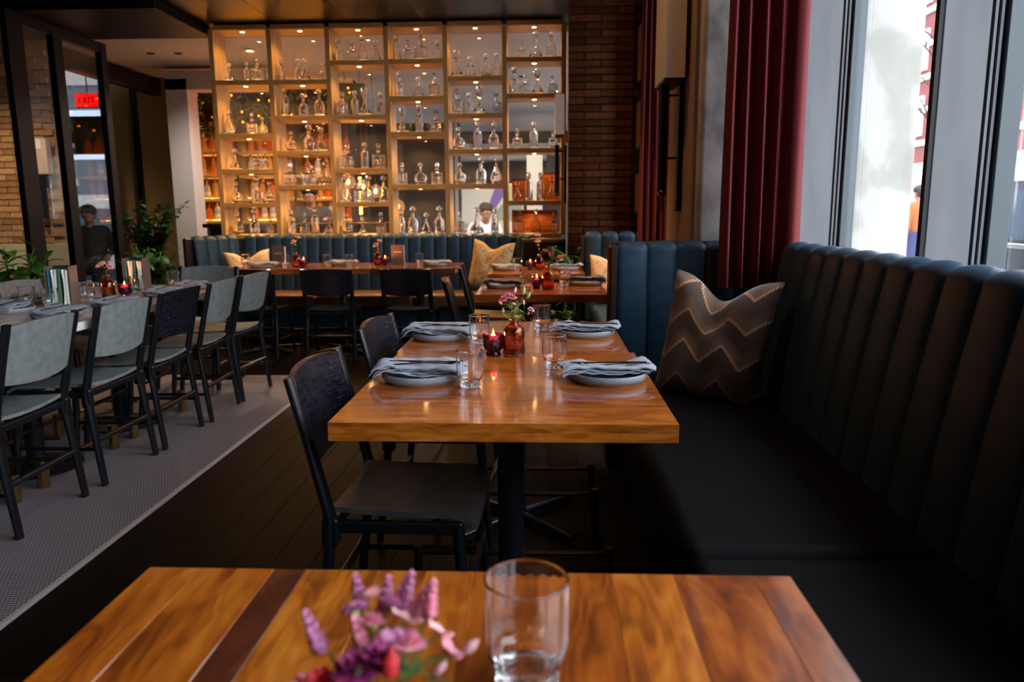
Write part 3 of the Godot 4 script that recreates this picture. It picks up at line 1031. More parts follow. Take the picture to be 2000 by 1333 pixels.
# standing figure facing +z, 1.74 m; arms: left and right hand positions
func make_person(label: String, at: Vector3, turn: float, shirt: String, trousers: String, hand_l: Vector3, hand_r: Vector3, nod := 0.0, sit := 0.0) -> Node3D:
	var c := thing("person", label, "person", at, turn)
	var sk := []
	var head := V(0, 1.6, 0.02 + nod)
	sk.append([V(0, 1.36, 0.0), V(0, 1.5, 0.01 + nod * 0.5), 0.058, 0.055])
	sk.append([V(0, 1.36, 0), V(0, 1.05, 0), 0.1, 0.11])
	sk.append([V(-0.17, 1.38, 0), V(0.17, 1.38, 0), 0.045, 0.045])
	sk.append([head + V(0, 0.035, -0.015), head + V(0, -0.055, 0.03), 0.092, 0.055])
	sk.append([head + V(0, 0.01, 0.085), head + V(0, -0.015, 0.1), 0.012, 0.014])
	for s in [-1.0, 1.0]:
		sk.append([head + V(s * 0.083, 0.0, 0), head + V(s * 0.085, -0.03, 0), 0.014, 0.011])
	var cl := [[V(0, 1.0, 0), V(0, 1.32, 0), 0.135, 0.13], [V(-0.08, 1.02, 0), V(-0.1, 1.32, 0), 0.1, 0.11], [V(0.08, 1.02, 0), V(0.1, 1.32, 0), 0.1, 0.11], [V(-0.15, 1.4, 0), V(0.15, 1.4, 0), 0.07, 0.07]]
	for s in [-1.0, 1.0]:
		var hnd: Vector3 = hand_l if s < 0 else hand_r
		var sh := V(s * 0.19, 1.38, 0)
		var el := (sh + hnd) / 2 + V(s * 0.07, -0.06, -0.08)
		cl.append([sh, el, 0.062, 0.05])
		cl.append([el, el.lerp(hnd, 0.85), 0.05, 0.038])
		sk.append([sh, el, 0.042, 0.034])
		sk.append([el, hnd, 0.032, 0.028])
		var d := (hnd - el).normalized()
		var side := d.cross(Vector3.UP).normalized()
		sk.append([hnd, hnd + d * 0.05, 0.034, 0.032])
		for j in 4:
			sk.append([hnd + d * 0.06 + side * (j - 1.5) * 0.02, hnd + d * (0.115 - absf(j - 1.3) * 0.012) + side * (j - 1.5) * 0.022 + V(0, -0.012, 0), 0.0105, 0.009])
		sk.append([hnd + d * 0.02 - side * s * 0.03, hnd + d * 0.065 - side * s * 0.05, 0.0115, 0.0095])
	for set in [sk, cl]:
		for b in set:
			b[0] -= V(0, sit, 0)
			b[1] -= V(0, sit, 0)
	head.y -= sit
	var body := body_shape(sk, 0.016, 0.025)
	part("body", body, "skin", c)
	part("shirt", body_shape(cl, 0.024, 0.04), shirt, c)
	var tr := [[V(0, 0.95 - sit, 0), V(0, 1.0 - sit, 0), 0.14, 0.135]]
	var fwd := 0.42 if sit > 0.3 else 0.0
	for s in [-1.0, 1.0]:
		tr.append([V(s * 0.09, 0.93 - sit, 0), V(s * 0.1, 0.5, 0.01 + fwd), 0.095, 0.066])
		tr.append([V(s * 0.1, 0.5, 0.01 + fwd), V(s * 0.1, 0.09, -0.01 + fwd), 0.066, 0.05])
	part("trousers", body_shape(tr, 0.026, 0.03), trousers, c)
	for s in [-1.0, 1.0]:
		part("shoe", S().rbox(V(s * 0.1, 0.045, 0.05 + fwd), V(0.1, 0.085, 0.27), 0.04, 3), "pot_black", c)
	var hair := [[head + V(0, 0.06, -0.02), head + V(0, 0.02, -0.05), 0.094, 0.088], [head + V(-0.05, 0.07, 0.02), head + V(0.05, 0.07, 0.02), 0.06, 0.06]]
	part("hair", body_shape(hair, 0.018, 0.03), "hair_black", c)
	for s in [-1.0, 1.0]:
		part("eye", S().ball(head + V(s * 0.033, 0.012, 0.078), V(0.011, 0.007, 0.008), 8, 5), "paper_white", c)
	part("mouth", S().ball(head + V(0, -0.048, 0.082), V(0.022, 0.005, 0.008), 8, 5), "petal_coral", c)
	return c

# ---------------------------------------------------------------- the place
func spot(parent: Node, called: String, at: Vector3, c: Color, energy: float, angle: float, size := 0.02) -> void:
	var l := SpotLight3D.new()
	l.name = called
	l.position = at
	l.rotation_degrees.x = -90
	l.light_color = c
	l.light_energy = energy
	l.light_size = size
	l.spot_angle = angle
	l.spot_angle_attenuation = 0.6
	l.spot_range = 20.0
	l.spot_attenuation = 2.0
	l.shadow_enabled = true
	parent.add_child(l, true)

func omni(parent: Node, called: String, at: Vector3, c: Color, energy: float, size := 0.03) -> void:
	var l := OmniLight3D.new()
	l.name = called
	l.position = at
	l.light_color = c
	l.light_energy = energy
	l.light_size = size
	l.omni_range = 25.0
	l.omni_attenuation = 2.0
	l.shadow_enabled = true
	parent.add_child(l, true)

const WARM := Color(1.0, 0.74, 0.48)

func _ready() -> void:
	rng.seed = 7
	var cam := Camera3D.new()
	cam.name = "camera"
	cam.transform = Transform3D(Basis(V(0.9991, -0.0064, -0.0426), V(-0.001, 0.9851, -0.1719), V(0.043, 0.1718, 0.9842)).orthonormalized(), V(0, 1.227, 0))
	cam.fov = rad_to_deg(2.0 * atan(666.5 / 1480.0))
	cam.near = 0.05
	cam.far = 200.0
	var at := CameraAttributesPhysical.new()
	at.frustum_focal_length = 26.6
	at.frustum_focus_distance = 2.2
	at.exposure_aperture = 4.5
	cam.attributes = at
	add_child(cam)
	cam.current = true
	var env := Environment.new()
	env.background_mode = Environment.BG_SKY
	var sky := Sky.new()
	var sm := ProceduralSkyMaterial.new()
	sm.sky_top_color = Color(0.90, 0.94, 1.0)
	sm.sky_horizon_color = Color(0.98, 0.99, 1.0)
	sm.ground_bottom_color = Color(0.5, 0.5, 0.5)
	sm.ground_horizon_color = Color(0.7, 0.72, 0.74)
	sm.sky_energy_multiplier = 2.5
	sm.ground_energy_multiplier = 1.0
	sky.sky_material = sm
	env.sky = sky
	env.tonemap_mode = Environment.TONE_MAPPER_LINEAR
	env.tonemap_exposure = 1.3
	env.sdfgi_enabled = true
	env.ssao_enabled = true
	env.ssil_enabled = true
	var we := WorldEnvironment.new()
	we.name = "surroundings"
	we.environment = env
	add_child(we)

	make_materials()
	room()
	window_side()
	street()
	shelving()
	bar_room()
	entrance_side()
	back_banquette()
	window_banquette()
	far_booth()
	centre_tables()
	front_table()
	long_table()
	back_tables()

# floor, ceiling, walls of the dining room
func room() -> void:
	var f := struct("floor")
	part("slab", S().cbox(V(-4.0, -0.104, -7.0), V(11.0, 0.2, 23.0), 0.0), "floor_wood_1", f)
	var kinds := []
	for k in 3: kinds.append(S().cbox(Vector3.ZERO, V(0.1385, 0.006, 2.098), 0.0012).mesh())
	for col in 30:
		var x := -3.55 + col * 0.14
		var start := -0.9 - fmod(col * 0.83, 2.1)
		for r in 4:
			var z := start - r * 2.1
			if z > -7.6:
				part("plank", kinds[col % 3], "floor_wood_%d" % ((col * 7 + r * 5) % 3), f, V(x, -0.003, z + 0.0))
	var c := struct("ceiling")
	part("slab", S().cbox(V(-2.0, 3.7, -1.6), V(8.0, 0.2, 12.4), 0.0), "ceiling_dark", c)
	# soffit of dark panels over the shelving
	var s := struct("trim_1")
	for k in 9:
		part("panel", S().cbox(V(-5.74 + k * 0.702, 3.3, -7.05), V(0.7, 0.6, 1.7), 0.003), "soffit_dark", s)
	var b := struct("trim_2")
	part("beam", S().cbox(V(-4.75, 2.955, -7.15), V(2.95, 0.088, 1.1), 0.004), "black_steel", b)
	var w := struct("wall_rear")
	part("wall", S().cbox(V(-2, 1.8, 4.1), V(8.2, 3.6, 0.2), 0.0), "dark_wall", w)
	w = struct("wall_left")
	part("wall", S().cbox(V(-4.8, 1.8, -1.1), V(0.2, 3.6, 10.2), 0.0), "dark_wall", w)
	# brick pier right of the shelving and its return
	w = struct("wall_back")
	part("core", S().cbox(V(0.79, 1.8, -7.46), V(1.14, 3.6, 0.28), 0.0), "mortar", w)
	part("side_core", S().cbox(V(1.13, 1.8, -6.99), V(0.48, 3.6, 0.66), 0.0), "mortar", w)
	var br := [S().cbox(Vector3.ZERO, V(0.292, 0.056, 0.03), 0.004).mesh(), S().cbox(Vector3.ZERO, V(0.141, 0.056, 0.03), 0.004).mesh()]
	var sd := S().cbox(Vector3.ZERO, V(0.03, 0.056, 0.292), 0.004).mesh()
	for r in 54:
		var y := 0.034 + r * 0.066
		var off := 0.0 if r % 2 == 0 else 0.151
		var x := 0.22
		if r % 2 == 1:
			part("brick", br[1], "brick_%d" % rng.randi_range(0, 3), w, V(0.2905, y, -7.315))
			x = 0.371
		while x < 0.85:
			if x + 0.292 < 0.87:
				part("brick", br[0], "brick_%d" % rng.randi_range(0, 3), w, V(x + 0.146, y, -7.315 + rng.randf_range(-0.002, 0.002)))
			else:
				part("brick", br[1], "brick_%d" % rng.randi_range(0, 3), w, V(x + 0.0705, y, -7.315))
			x += 0.302
		for k in 2:
			part("brick", sd, "brick_%d" % rng.randi_range(0, 3), w, V(0.885, y, -7.14 + k * 0.302 + off * 0.6))
	# pictures on the brick return
	var tall := [[2.57, 0.56], [1.96, 0.48], [1.37, 0.4]]
	for k in 3:
		var p := thing("picture_frame", ["topmost black picture frame on the brick side wall", "middle black picture frame on the brick side wall", "lowest black picture frame on the brick side wall"][k], "picture", V(0.84, tall[k][0], -7.0), 0, "pictures on the brick return")
		var h: float = tall[k][1]
		for e in [-1.0, 1.0]:
			part("stile", S().cbox(V(0, 0, e * 0.24), V(0.05, h, 0.03), 0.003), "pot_black", p)
			part("rail", S().cbox(V(0, e * (h / 2 - 0.015), 0), V(0.05, 0.03, 0.45), 0.003), "pot_black", p)
		part("picture", S().cbox(V(0.005, 0, 0), V(0.012, h - 0.06, 0.45), 0.0), "gold_fabric", p)
	sconce("linen box wall sconce beside the brick pier at the shelving", V(0.205, 1.6, -7.22), 0.0, 0.8)

# shade on a black bracket; the wall lies to the right (+x)
func sconce(label: String, at: Vector3, turn: float, k := 1.0) -> Node3D:
	var c := thing("wall_sconce", label, "wall lamp", at, turn)
	part("shade", S().cbox(V(-0.07, 0.47, 0), V(0.1, 0.44, 0.33) * k + V(0, 0, 0), 0.003), "shade_linen", c)
	part("shade_base", S().cbox(V(-0.07, 0.47 - 0.22 * k - 0.006, 0), V(0.096, 0.012, 0.32) * k, 0.002), "black_steel", c)
	part("back_plate", S().cbox(V(-0.012, -0.06, 0.0), V(0.022, 0.66 * k, 0.075), 0.003), "black_steel", c)
	part("tube", S().lathe([Vector2(0, -0.28 * k), Vector2(0.019, -0.28 * k), Vector2(0.019, 0.24 * k), Vector2(0.023, 0.24 * k), Vector2(0.023, 0.262 * k), Vector2(0, 0.262 * k)], 16, V(-0.092, 0, 0)), "black_steel", c)
	for y in [0.19, -0.12]:
		part("arm", S().tube([V(-0.02, y * k, 0), V(-0.09, y * k, 0)], 0.006, 8), "black_steel", c)
	part("finial", S().ball(V(-0.092, -0.295 * k, 0), V(0.024, 0.02, 0.024), 14, 8), "dark_brass", c)
	var ring := []
	for j in 25: ring.append(V(-0.092, -0.36 * k + cos(TAU * j / 24) * 0.045, sin(TAU * j / 24) * 0.018))
	part("pull_ring", S().tube(ring, 0.0035, 6, Vector2.ONE, V(1, 0, 0), false), "dark_brass", c)
	return c

# window wall on the right, column, curtains
func window_side() -> void:
	var w := struct("wall_right")
	part("sill_wall", S().cbox(V(1.32, 0.45, -1.2), V(0.36, 0.9, 5.3), 0.0), "tan_plaster", w)
	part("header", S().cbox(V(1.32, 3.4, -1.5), V(0.36, 0.4, 11.2), 0.0), "tan_plaster", w)
	part("pier", S().cbox(V(1.32, 1.8, 2.75), V(0.36, 3.6, 2.6), 0.0), "tan_plaster", w)
	part("sill_wall", S().cbox(V(1.32, 0.45, -5.4), V(0.36, 0.9, 2.6), 0.0), "tan_plaster", w)
	# concrete column between the two window bays
	var c := struct("column")
	part("shaft", S().rbox(V(1.03, 1.8, -4.06), V(0.62, 3.62, 0.76), 0.03, 4), "concrete", c)
	part("side_board", S().cbox(V(0.712, 1.8, -4.1), V(0.02, 3.6, 0.72), 0.002), "tan_plaster", c)
	part("edge_trim", S().cbox(V(0.716, 1.8, -3.735), V(0.02, 3.6, 0.012), 0.002), "aluminium", c)
	var n := 0
	var zs := [-3.5, -2.27, -1.04, 0.19, 1.42]
	for k in zs.size():
		var z: float = zs[k]
		n += 1
		var j := struct("window_%d" % n)
		# deep jamb facing the room, grooves, brush seal, then the sash
		var e: float = 1.28 if k == 0 else 1.235
		part("jamb", S().cbox(V((1.108 + e) / 2, 2.05, z - 0.015), V(e - 1.108, 2.3, 0.03), 0.002), "jamb_metal", j)
		part("inner_edge", S().cbox(V(1.101, 2.05, z - 0.014), V(0.014, 2.3, 0.022), 0.001), "gasket", j)
		var w0 := e
		for q in [["groove", 0.009, "gasket", 0.02], ["bead", 0.008, "jamb_metal", 0.012], ["groove", 0.008, "gasket", 0.02], ["brush_seal", 0.008, "brush_seal", 0.01], ["groove", 0.009, "gasket", 0.02]]:
			part(q[0], S().cbox(V(w0 + q[1] / 2, 2.05, z - q[3]), V(q[1], 2.3, 0.024), 0.0), q[2], j)
			w0 += q[1]
		part("sash_stile", S().cbox(V(w0 + 0.0285, 2.05, z - 0.01), V(0.057, 2.3, 0.05), 0.002), "frame_metal", j)
		if k < zs.size() - 1:
			var z2: float = zs[k + 1] - 0.04
			var m := (z + z2) / 2
			var l := z2 - z
			part("pane", S().cbox(V(1.35, 2.05, m), V(0.008, 2.2, l), 0.0), "window_pane", j)
			part("sash_rail", S().cbox(V(1.35, 0.94, m), V(0.06, 0.08, l), 0.002), "frame_metal", j)
			part("sash_rail", S().cbox(V(1.35, 3.16, m), V(0.06, 0.08, l), 0.002), "frame_metal", j)
			part("sill", S().cbox(V(1.215, 0.915, m), V(0.21, 0.03, l), 0.002), "jamb_metal", j)
	var fw := struct("window_6")
	part("pane", S().cbox(V(1.41, 2.05, -5.55), V(0.008, 2.3, 2.2), 0.0), "window_pane", fw)
	part("sash_rail", S().cbox(V(1.415, 0.94, -5.55), V(0.06, 0.08, 2.2), 0.002), "frame_metal", fw)
	for z in [-4.48, -5.55, -6.62]:
		part("sash_stile", S().cbox(V(1.41, 2.05, z), V(0.07, 2.3, 0.08), 0.002), "frame_metal", fw)
	# velvet curtain in the corner by the near window
	var cu := thing("velvet_curtain", "dark red velvet curtain hanging between concrete column and grey window frame", "curtain", V(0.755, 0, -3.33), 0, "red velvet curtains")
	# plan of the gathered cloth, last fold turned to the window
	var plan := [Vector2(0, 0), Vector2(0.03, 0.05), Vector2(0.06, -0.03), Vector2(0.09, 0.05), Vector2(0.12, -0.03), Vector2(0.16, 0.06), Vector2(0.19, -0.03), Vector2(0.225, 0.05), Vector2(0.25, 0.015), Vector2(0.285, 0.085), Vector2(0.325, 0.078), Vector2(0.36, 0.02), Vector2(0.385, -0.06), Vector2(0.39, -0.1)]
	var fold := func(u: float, q: float, top: float, low: float, wide: float):
		var k := u * (plan.size() - 1)
		var j := mini(int(k), plan.size() - 2)
		var p: Vector2 = plan[j].cubic_interpolate(plan[j + 1], plan[maxi(j - 1, 0)], plan[mini(j + 2, plan.size() - 1)], k - j)
		var z := p.y * lerpf(0.75, 1.1, q) + 0.006 * sin(u * 40.0 + q * 3.0)
		return V(p.x * wide * lerpf(0.97, 1.0, q) + 0.004 * sin(q * 5.0 + u * 9.0), lerpf(top, low, q), z)
	part("drape", S().grid(110, 10, func(u, q): return fold.call(u, q, 3.4, 0.885, 0.93)), "curtain_velvet", cu)
	part("curtain_rod", S().tube([V(-0.1, 3.42, 0), V(0.5, 3.42, 0)], 0.014, 10), "black_steel", cu)
	cu = thing("velvet_curtain", "dark red curtain hanging at the far window behind the sconce", "curtain", V(0.72, 0, -5.95), 0, "red velvet curtains")
	part("drape", S().grid(70, 8, func(u, q): return fold.call(u, q, 3.4, 0.75, 0.75)), "curtain_velvet", cu)
	part("curtain_rod", S().tube([V(-0.1, 3.42, 0), V(0.6, 3.42, 0)], 0.014, 10), "black_steel", cu)
	sconce("tall white box wall sconce with black bracket on the concrete column", V(0.698, 1.6, -4.02), 0.0)

# what shows through the windows
func street() -> void:
	var g := struct("pavement")
	part("slab", S().cbox(V(3.2, -0.12, -10), V(3.3, 0.2, 80), 0.0), "pavement", g)
	g = struct("road")
	part("surface", S().cbox(V(9.2, -0.26, -10), V(9.0, 0.2, 80), 0.0), "asphalt", g)
	g = struct("pavement_far")
	part("slab", S().cbox(V(16.4, -0.12, -10), V(5.6, 0.2, 80), 0.0), "pavement", g)
	var c := thing("outdoor_column", "pale stained concrete column standing outside the window", "column", V(2.085, 0, -5.2))
	part("shaft", S().cbox(V(0, 2.1, 0), V(0.44, 4.2, 0.5), 0.006), "pale_concrete", c)
	part("capital", S().cbox(V(0, 4.28, 0), V(0.5, 0.16, 0.56), 0.006), "pale_concrete", c)
	var b := thing("brick_building", "red brick building with white stone bands across the street", "building", V(15.5, 0, -24))
	part("wall", S().cbox(V(1.5, 6, 0), V(3, 12, 40), 0.0), "brick_red", b)
	for k in 9:
		part("stone_band", S().cbox(V(-0.03, 1.2 + k * 1.3, 0), V(0.12, 0.22, 40), 0.0), "stone_white", b)
	part("shop_glass", S().cbox(V(-0.02, 1.8, 0), V(0.08, 2.4, 38), 0.0), "far_glass", b)
	for r in 3:
		for k in 14:
			var wn := part("window", S().cbox(V(-0.04, 4.9 + r * 2.6, -17.5 + k * 2.7), V(0.1, 1.6, 1.2), 0.0), "stone_white", b)
			part("glazing", S().cbox(V(-0.1, 4.9 + r * 2.6, -17.5 + k * 2.7), V(0.04, 1.4, 1.0), 0.0), "far_glass", wn)
	# bare street tree
	var t := thing("street_tree", "bare street tree seen past the outdoor column", "tree", V(7.6, -0.1, -15.2))
	part("trunk", S().tube([V(0, 0, 0), V(0.05, 1.4, 0), V(0, 2.8, 0.05), V(0.1, 4.6, 0)], [0.11, 0.09, 0.07, 0.03], 8), "bark", t)
	for k in 16:
		var a := k * 2.4
		var h := 1.9 + 0.18 * k
		var d: Vector3 = V(cos(a), 0.9, sin(a)) * (1.5 - 0.05 * k)
		part("branch", S().tube([V(0.03, h, 0), V(0.03, h, 0) + d * 0.5 + V(0, 0.1, 0), V(0.03, h, 0) + d], [0.028, 0.016, 0.005], 5), "bark", t)
	car()
	make_person("person in orange jacket and blue jeans on the pavement outside", V(6.3, -0.16, -13.2), 200, "coat_orange", "jeans_blue", V(-0.26, 0.85, 0.05), V(0.26, 0.85, 0.05))

func car() -> void:
	var c := thing("parked_car", "dark blue car parked at the kerb outside", "car", V(4.9, -0.16, -5.6), 0)
	var side := PackedVector2Array([Vector2(-2.1, 0.35), Vector2(-2.15, 0.75), Vector2(-1.95, 0.98), Vector2(-1.0, 1.08), Vector2(-0.45, 1.58), Vector2(1.3, 1.6), Vector2(1.9, 1.1), Vector2(2.15, 1.0), Vector2(2.2, 0.4)])
	part("body", S().extrude(side, 1.75, Transform3D(rot(0, 90, 0), Vector3.ZERO)), "car_paint", c)
	for s in [-1.0, 1.0]:
		var win := PackedVector2Array([Vector2(-0.85, 1.1), Vector2(-0.42, 1.5), Vector2(0.3, 1.52), Vector2(0.3, 1.1)])
		part("side_window", S().extrude(win, 0.02, Transform3D(rot(0, 90, 0), V(s * 0.88, 0, 0))), "far_glass", c)
		win = PackedVector2Array([Vector2(0.38, 1.1), Vector2(0.38, 1.52), Vector2(1.25, 1.52), Vector2(1.6, 1.1)])
		part("side_window", S().extrude(win, 0.02, Transform3D(rot(0, 90, 0), V(s * 0.88, 0, 0))), "far_glass", c)
		part("trim_strip", S().cbox(V(s * 0.885, 1.05, 0), V(0.02, 0.04, 3.2), 0.004), "aluminium", c)
		part("tail_light", S().cbox(V(s * 0.75, 0.95, -2.16), V(0.2, 0.14, 0.06), 0.01), "car_red", c)
		for z in [-1.35, 1.4]:
			var wh := part("wheel", S().lathe([Vector2(0, -0.11), Vector2(0.3, -0.11), Vector2(0.34, -0.08), Vector2(0.34, 0.08), Vector2(0.3, 0.11), Vector2(0, 0.11)], 22), "tyre", c, V(s * 0.8, 0.34, z), rot(0, 0, 90))
			part("rim", S().lathe([Vector2(0, -0.115), Vector2(0.2, -0.115), Vector2(0.22, -0.1), Vector2(0.22, 0.1), Vector2(0.2, 0.115), Vector2(0, 0.115)], 18), "aluminium", wh)

# ---------------------------------------------------------------- shelving with decanters
const POSTS := [-3.222, -2.655, -2.088, -1.521, -0.954, -0.386, 0.181]
const LEVELS := [[0.975, 1.284, 1.612, 1.955, 2.458], [0.975, 1.453, 1.784, 2.118, 2.456], [0.975, 1.285, 1.612, 2.12, 2.628], [0.975, 1.453, 1.955, 2.29, 2.632], [0.975, 1.454, 1.785, 2.121, 2.468], [0.975, 1.287, 1.789, 2.299, 2.634]]
const DECANTERS := [
	[0,0,"C",-3.10,0.183,"T",-2.96,0.199,"Q",-2.82,0.220],
	[0,1,"O",-3.14,0.236,"Q",-2.94,0.230,"R",-2.80,0.168],
	[0,2,"C",-3.10,0.209,"Q",-2.90,0.230,"S",-2.79,0.178],
	[0,3,"R",-3.11,0.209,"S",-2.93,0.272,"O",-2.77,0.209],
	[0,4,"R",-3.12,0.220,"S",-2.98,0.262,"Q",-2.78,0.157],
	[1,0,"T",-2.59,0.199,"S",-2.44,0.230,"C",-2.35,0.209,"S",-2.20,0.183],
	[1,1,"T",-2.56,0.272,"S",-2.41,0.241,"S",-2.22,0.262],
	[1,2,"R",-2.52,0.199,"S",-2.37,0.283,"C",-2.22,0.236],
	[1,3,"Q",-2.55,0.230,"Q",-2.39,0.241,"S",-2.32,0.189,"C",-2.22,0.241],
	[1,4,"S",-2.59,0.241,"Q",-2.46,0.220,"T",-2.32,0.262,"C",-2.21,0.183],
	[2,0,"S",-2.01,0.220,"Q",-1.89,0.220,"S",-1.77,0.241,"C",-1.66,0.220],
	[2,1,"Q",-2.02,0.241,"T",-1.89,0.251,"V",-1.77,0.262,"S",-1.63,0.236],
	[2,2,"Q",-1.96,0.246,"T",-1.81,0.262,"Q",-1.65,0.251],
	[2,3,"S",-2.00,0.251,"Q",-1.87,0.236,"S",-1.76,0.262,"S",-1.63,0.262],
	[2,4,"R",-2.02,0.209,"V",-1.86,0.173,"Q",-1.65,0.220],
	[3,0,"T",-1.44,0.230,"Q",-1.34,0.220,"Q",-1.20,0.241,"S",-1.05,0.199],
	[3,1,"S",-1.42,0.241,"C",-1.25,0.209,"Q",-1.08,0.230],
	[3,2,"V",-1.40,0.236,"T",-1.25,0.283,"Q",-1.07,0.220],
	[3,3,"Q",-1.42,0.220,"R",-1.25,0.220,"Q",-1.07,0.220],
	[3,4,"T",-1.45,0.230,"S",-1.34,0.272,"C",-1.19,0.209,"S",-1.07,0.272],
	[4,0,"V",-0.87,0.251,"C",-0.73,0.220,"R",-0.57,0.220,"S",-0.46,0.241],
	[4,1,"Q",-0.87,0.251,"S",-0.75,0.220,"V",-0.64,0.262,"Q",-0.48,0.230],
	[4,2,"R",-0.85,0.220,"T",-0.67,0.293,"S",-0.50,0.262],
	[4,3,"R",-0.84,0.209,"S",-0.64,0.272,"O",-0.48,0.251],
	[4,4,"Q",-0.85,0.220,"C",-0.69,0.262,"T",-0.50,0.251],
	[5,0,"Q",-0.23,0.157,"C",-0.09,0.272,"S",0.06,0.241],
	[5,1,"S",-0.31,0.262,"Q",-0.19,0.220,"V",-0.07,0.241,"Q",0.08,0.209],
	[5,2,"Q",-0.27,0.199,"T",-0.11,0.262,"Q",0.08,0.189],
	[5,3,"C",-0.27,0.189,"T",-0.16,0.272,"T",-0.04,0.272,"C",0.07,0.236],
	[5,4,"Q",-0.26,0.230,"O",-0.09,0.236,"Q",0.10,0.209],
]

func decanter_proto(kind: String) -> Node3D:
	var c := Node3D.new()
	c.set_meta("category", "decanter")
	var p := []
	var top := 1.0
	match kind:   # unit height
		"R": p = [Vector2(0, 0), Vector2(0.13, 0), Vector2(0.2, 0.04), Vector2(0.27, 0.16), Vector2(0.29, 0.28), Vector2(0.26, 0.41), Vector2(0.17, 0.52), Vector2(0.075, 0.58), Vector2(0.06, 0.64), Vector2(0.06, 0.76), Vector2(0.085, 0.78)]
		"C": p = [Vector2(0, 0), Vector2(0.27, 0), Vector2(0.29, 0.03), Vector2(0.27, 0.11), Vector2(0.19, 0.28), Vector2(0.1, 0.45), Vector2(0.065, 0.55), Vector2(0.06, 0.72), Vector2(0.09, 0.75)]
		"S": p = [Vector2(0, 0), Vector2(0.17, 0), Vector2(0.19, 0.03), Vector2(0.2, 0.3), Vector2(0.19, 0.45), Vector2(0.14, 0.54), Vector2(0.07, 0.6), Vector2(0.06, 0.66), Vector2(0.06, 0.76), Vector2(0.09, 0.79)]
		"T": p = [Vector2(0, 0), Vector2(0.14, 0), Vector2(0.155, 0.02), Vector2(0.15, 0.6), Vector2(0.13, 0.66), Vector2(0.07, 0.71), Vector2(0.06, 0.78), Vector2(0.085, 0.8)]
		"O": p = [Vector2(0, 0), Vector2(0.12, 0), Vector2(0.19, 0.05), Vector2(0.24, 0.18), Vector2(0.22, 0.33), Vector2(0.14, 0.5), Vector2(0.075, 0.63), Vector2(0.055, 0.7), Vector2(0.055, 0.79), Vector2(0.08, 0.82)]
		"V": p = [Vector2(0, 0), Vector2(0.24, 0), Vector2(0.26, 0.025), Vector2(0.22, 0.14), Vector2(0.12, 0.3), Vector2(0.065, 0.42), Vector2(0.055, 0.52), Vector2(0.06, 0.58), Vector2(0.075, 0.6)]
	var s := S()
	if kind == "Q":
		# square cut body
		s.rbox(V(0, 0.27, 0), V(0.4, 0.54, 0.4), 0.05, 2)
		s.rbox(V(0, 0.29, 0), V(0.33, 0.42, 0.33), 0.04, 2)
		for k in range(s.v.size() / 2, s.v.size()):
			s.n[k] = -s.n[k]
		for k in range(s.i.size() / 2, s.i.size(), 3):
			var a := s.i[k + 1]
			s.i[k + 1] = s.i[k + 2]
			s.i[k + 2] = a
		part("body", s, "crystal", c)
		part("neck", S().lathe([Vector2(0, 0.52), Vector2(0.12, 0.53), Vector2(0.075, 0.58), Vector2(0.07, 0.68), Vector2(0.1, 0.7), Vector2(0.1, 0.72), Vector2(0, 0.72)], 16), "crystal", c)
		var cut := S()
		for f in 4:   # cut lozenges over the lower body
			for a in 4:
				for b in 3:
					var d := rot(0, 90 * f, 0)
					var h := 0.045
					var ctr := V(-0.135 + a * 0.09, 0.1 + b * 0.1, 0.2)
					var tip := d * (ctr + V(0, 0, 0.018))
					var cs := [ctr + V(-h, 0, 0), ctr + V(0, -h, 0), ctr + V(h, 0, 0), ctr + V(0, h, 0)]
					for e in 4:
						var q: Vector3 = (cs[e] + cs[(e + 1) % 4]) / 2 - ctr
						cut.face([d * cs[e], d * cs[(e + 1) % 4], tip], d * (q.normalized() + V(0, 0, 1.6)).normalized())
		part("cut_facets", cut, "crystal", c)
		part("stopper", S().cbox(V(0, 0.87, 0), V(0.17, 0.2, 0.17), 0.05), "crystal", c)
	else:
		var inner := []
		for k in range(p.size() - 1, -1, -1):
			var q: Vector2 = p[k]
			inner.append(Vector2(maxf(0.0, q.x - (0.045 if q.x > 0.1 else 0.028)), maxf(q.y, 0.085)))
		s.lathe(p + inner, 24, Vector3.ZERO, 1.0, 0.4)
		part("body", s, "crystal", c)
		var y0: float = p[p.size() - 1].y
		var st: Array
		match kind:
			"R", "S": st = [Vector2(0, y0 - 0.03), Vector2(0.045, y0 - 0.02), Vector2(0.05, y0 + 0.02), Vector2(0.1, y0 + 0.06), Vector2(0.115, y0 + 0.11), Vector2(0.095, y0 + 0.17), Vector2(0.04, y0 + 0.21), Vector2(0, y0 + 0.215)]
			"V": st = [Vector2(0, y0 - 0.03), Vector2(0.04, y0 - 0.02), Vector2(0.05, y0 + 0.03), Vector2(0.11, y0 + 0.12), Vector2(0.135, y0 + 0.36), Vector2(0.12, y0 + 0.4), Vector2(0, y0 + 0.4)]
			"C": st = [Vector2(0, y0 - 0.03), Vector2(0.045, y0 - 0.02), Vector2(0.06, y0 + 0.03), Vector2(0.12, y0 + 0.09), Vector2(0.13, y0 + 0.14), Vector2(0.09, y0 + 0.22), Vector2(0, y0 + 0.25)]
			_: st = [Vector2(0, y0 - 0.03), Vector2(0.045, y0 - 0.02), Vector2(0.05, y0 + 0.02), Vector2(0.09, y0 + 0.05), Vector2(0.085, y0 + 0.16), Vector2(0.07, 1.0), Vector2(0, 1.0)]
		part("stopper", S().lathe(st, 16, Vector3.ZERO, 1.0, 0.4), "crystal", c)
	return c

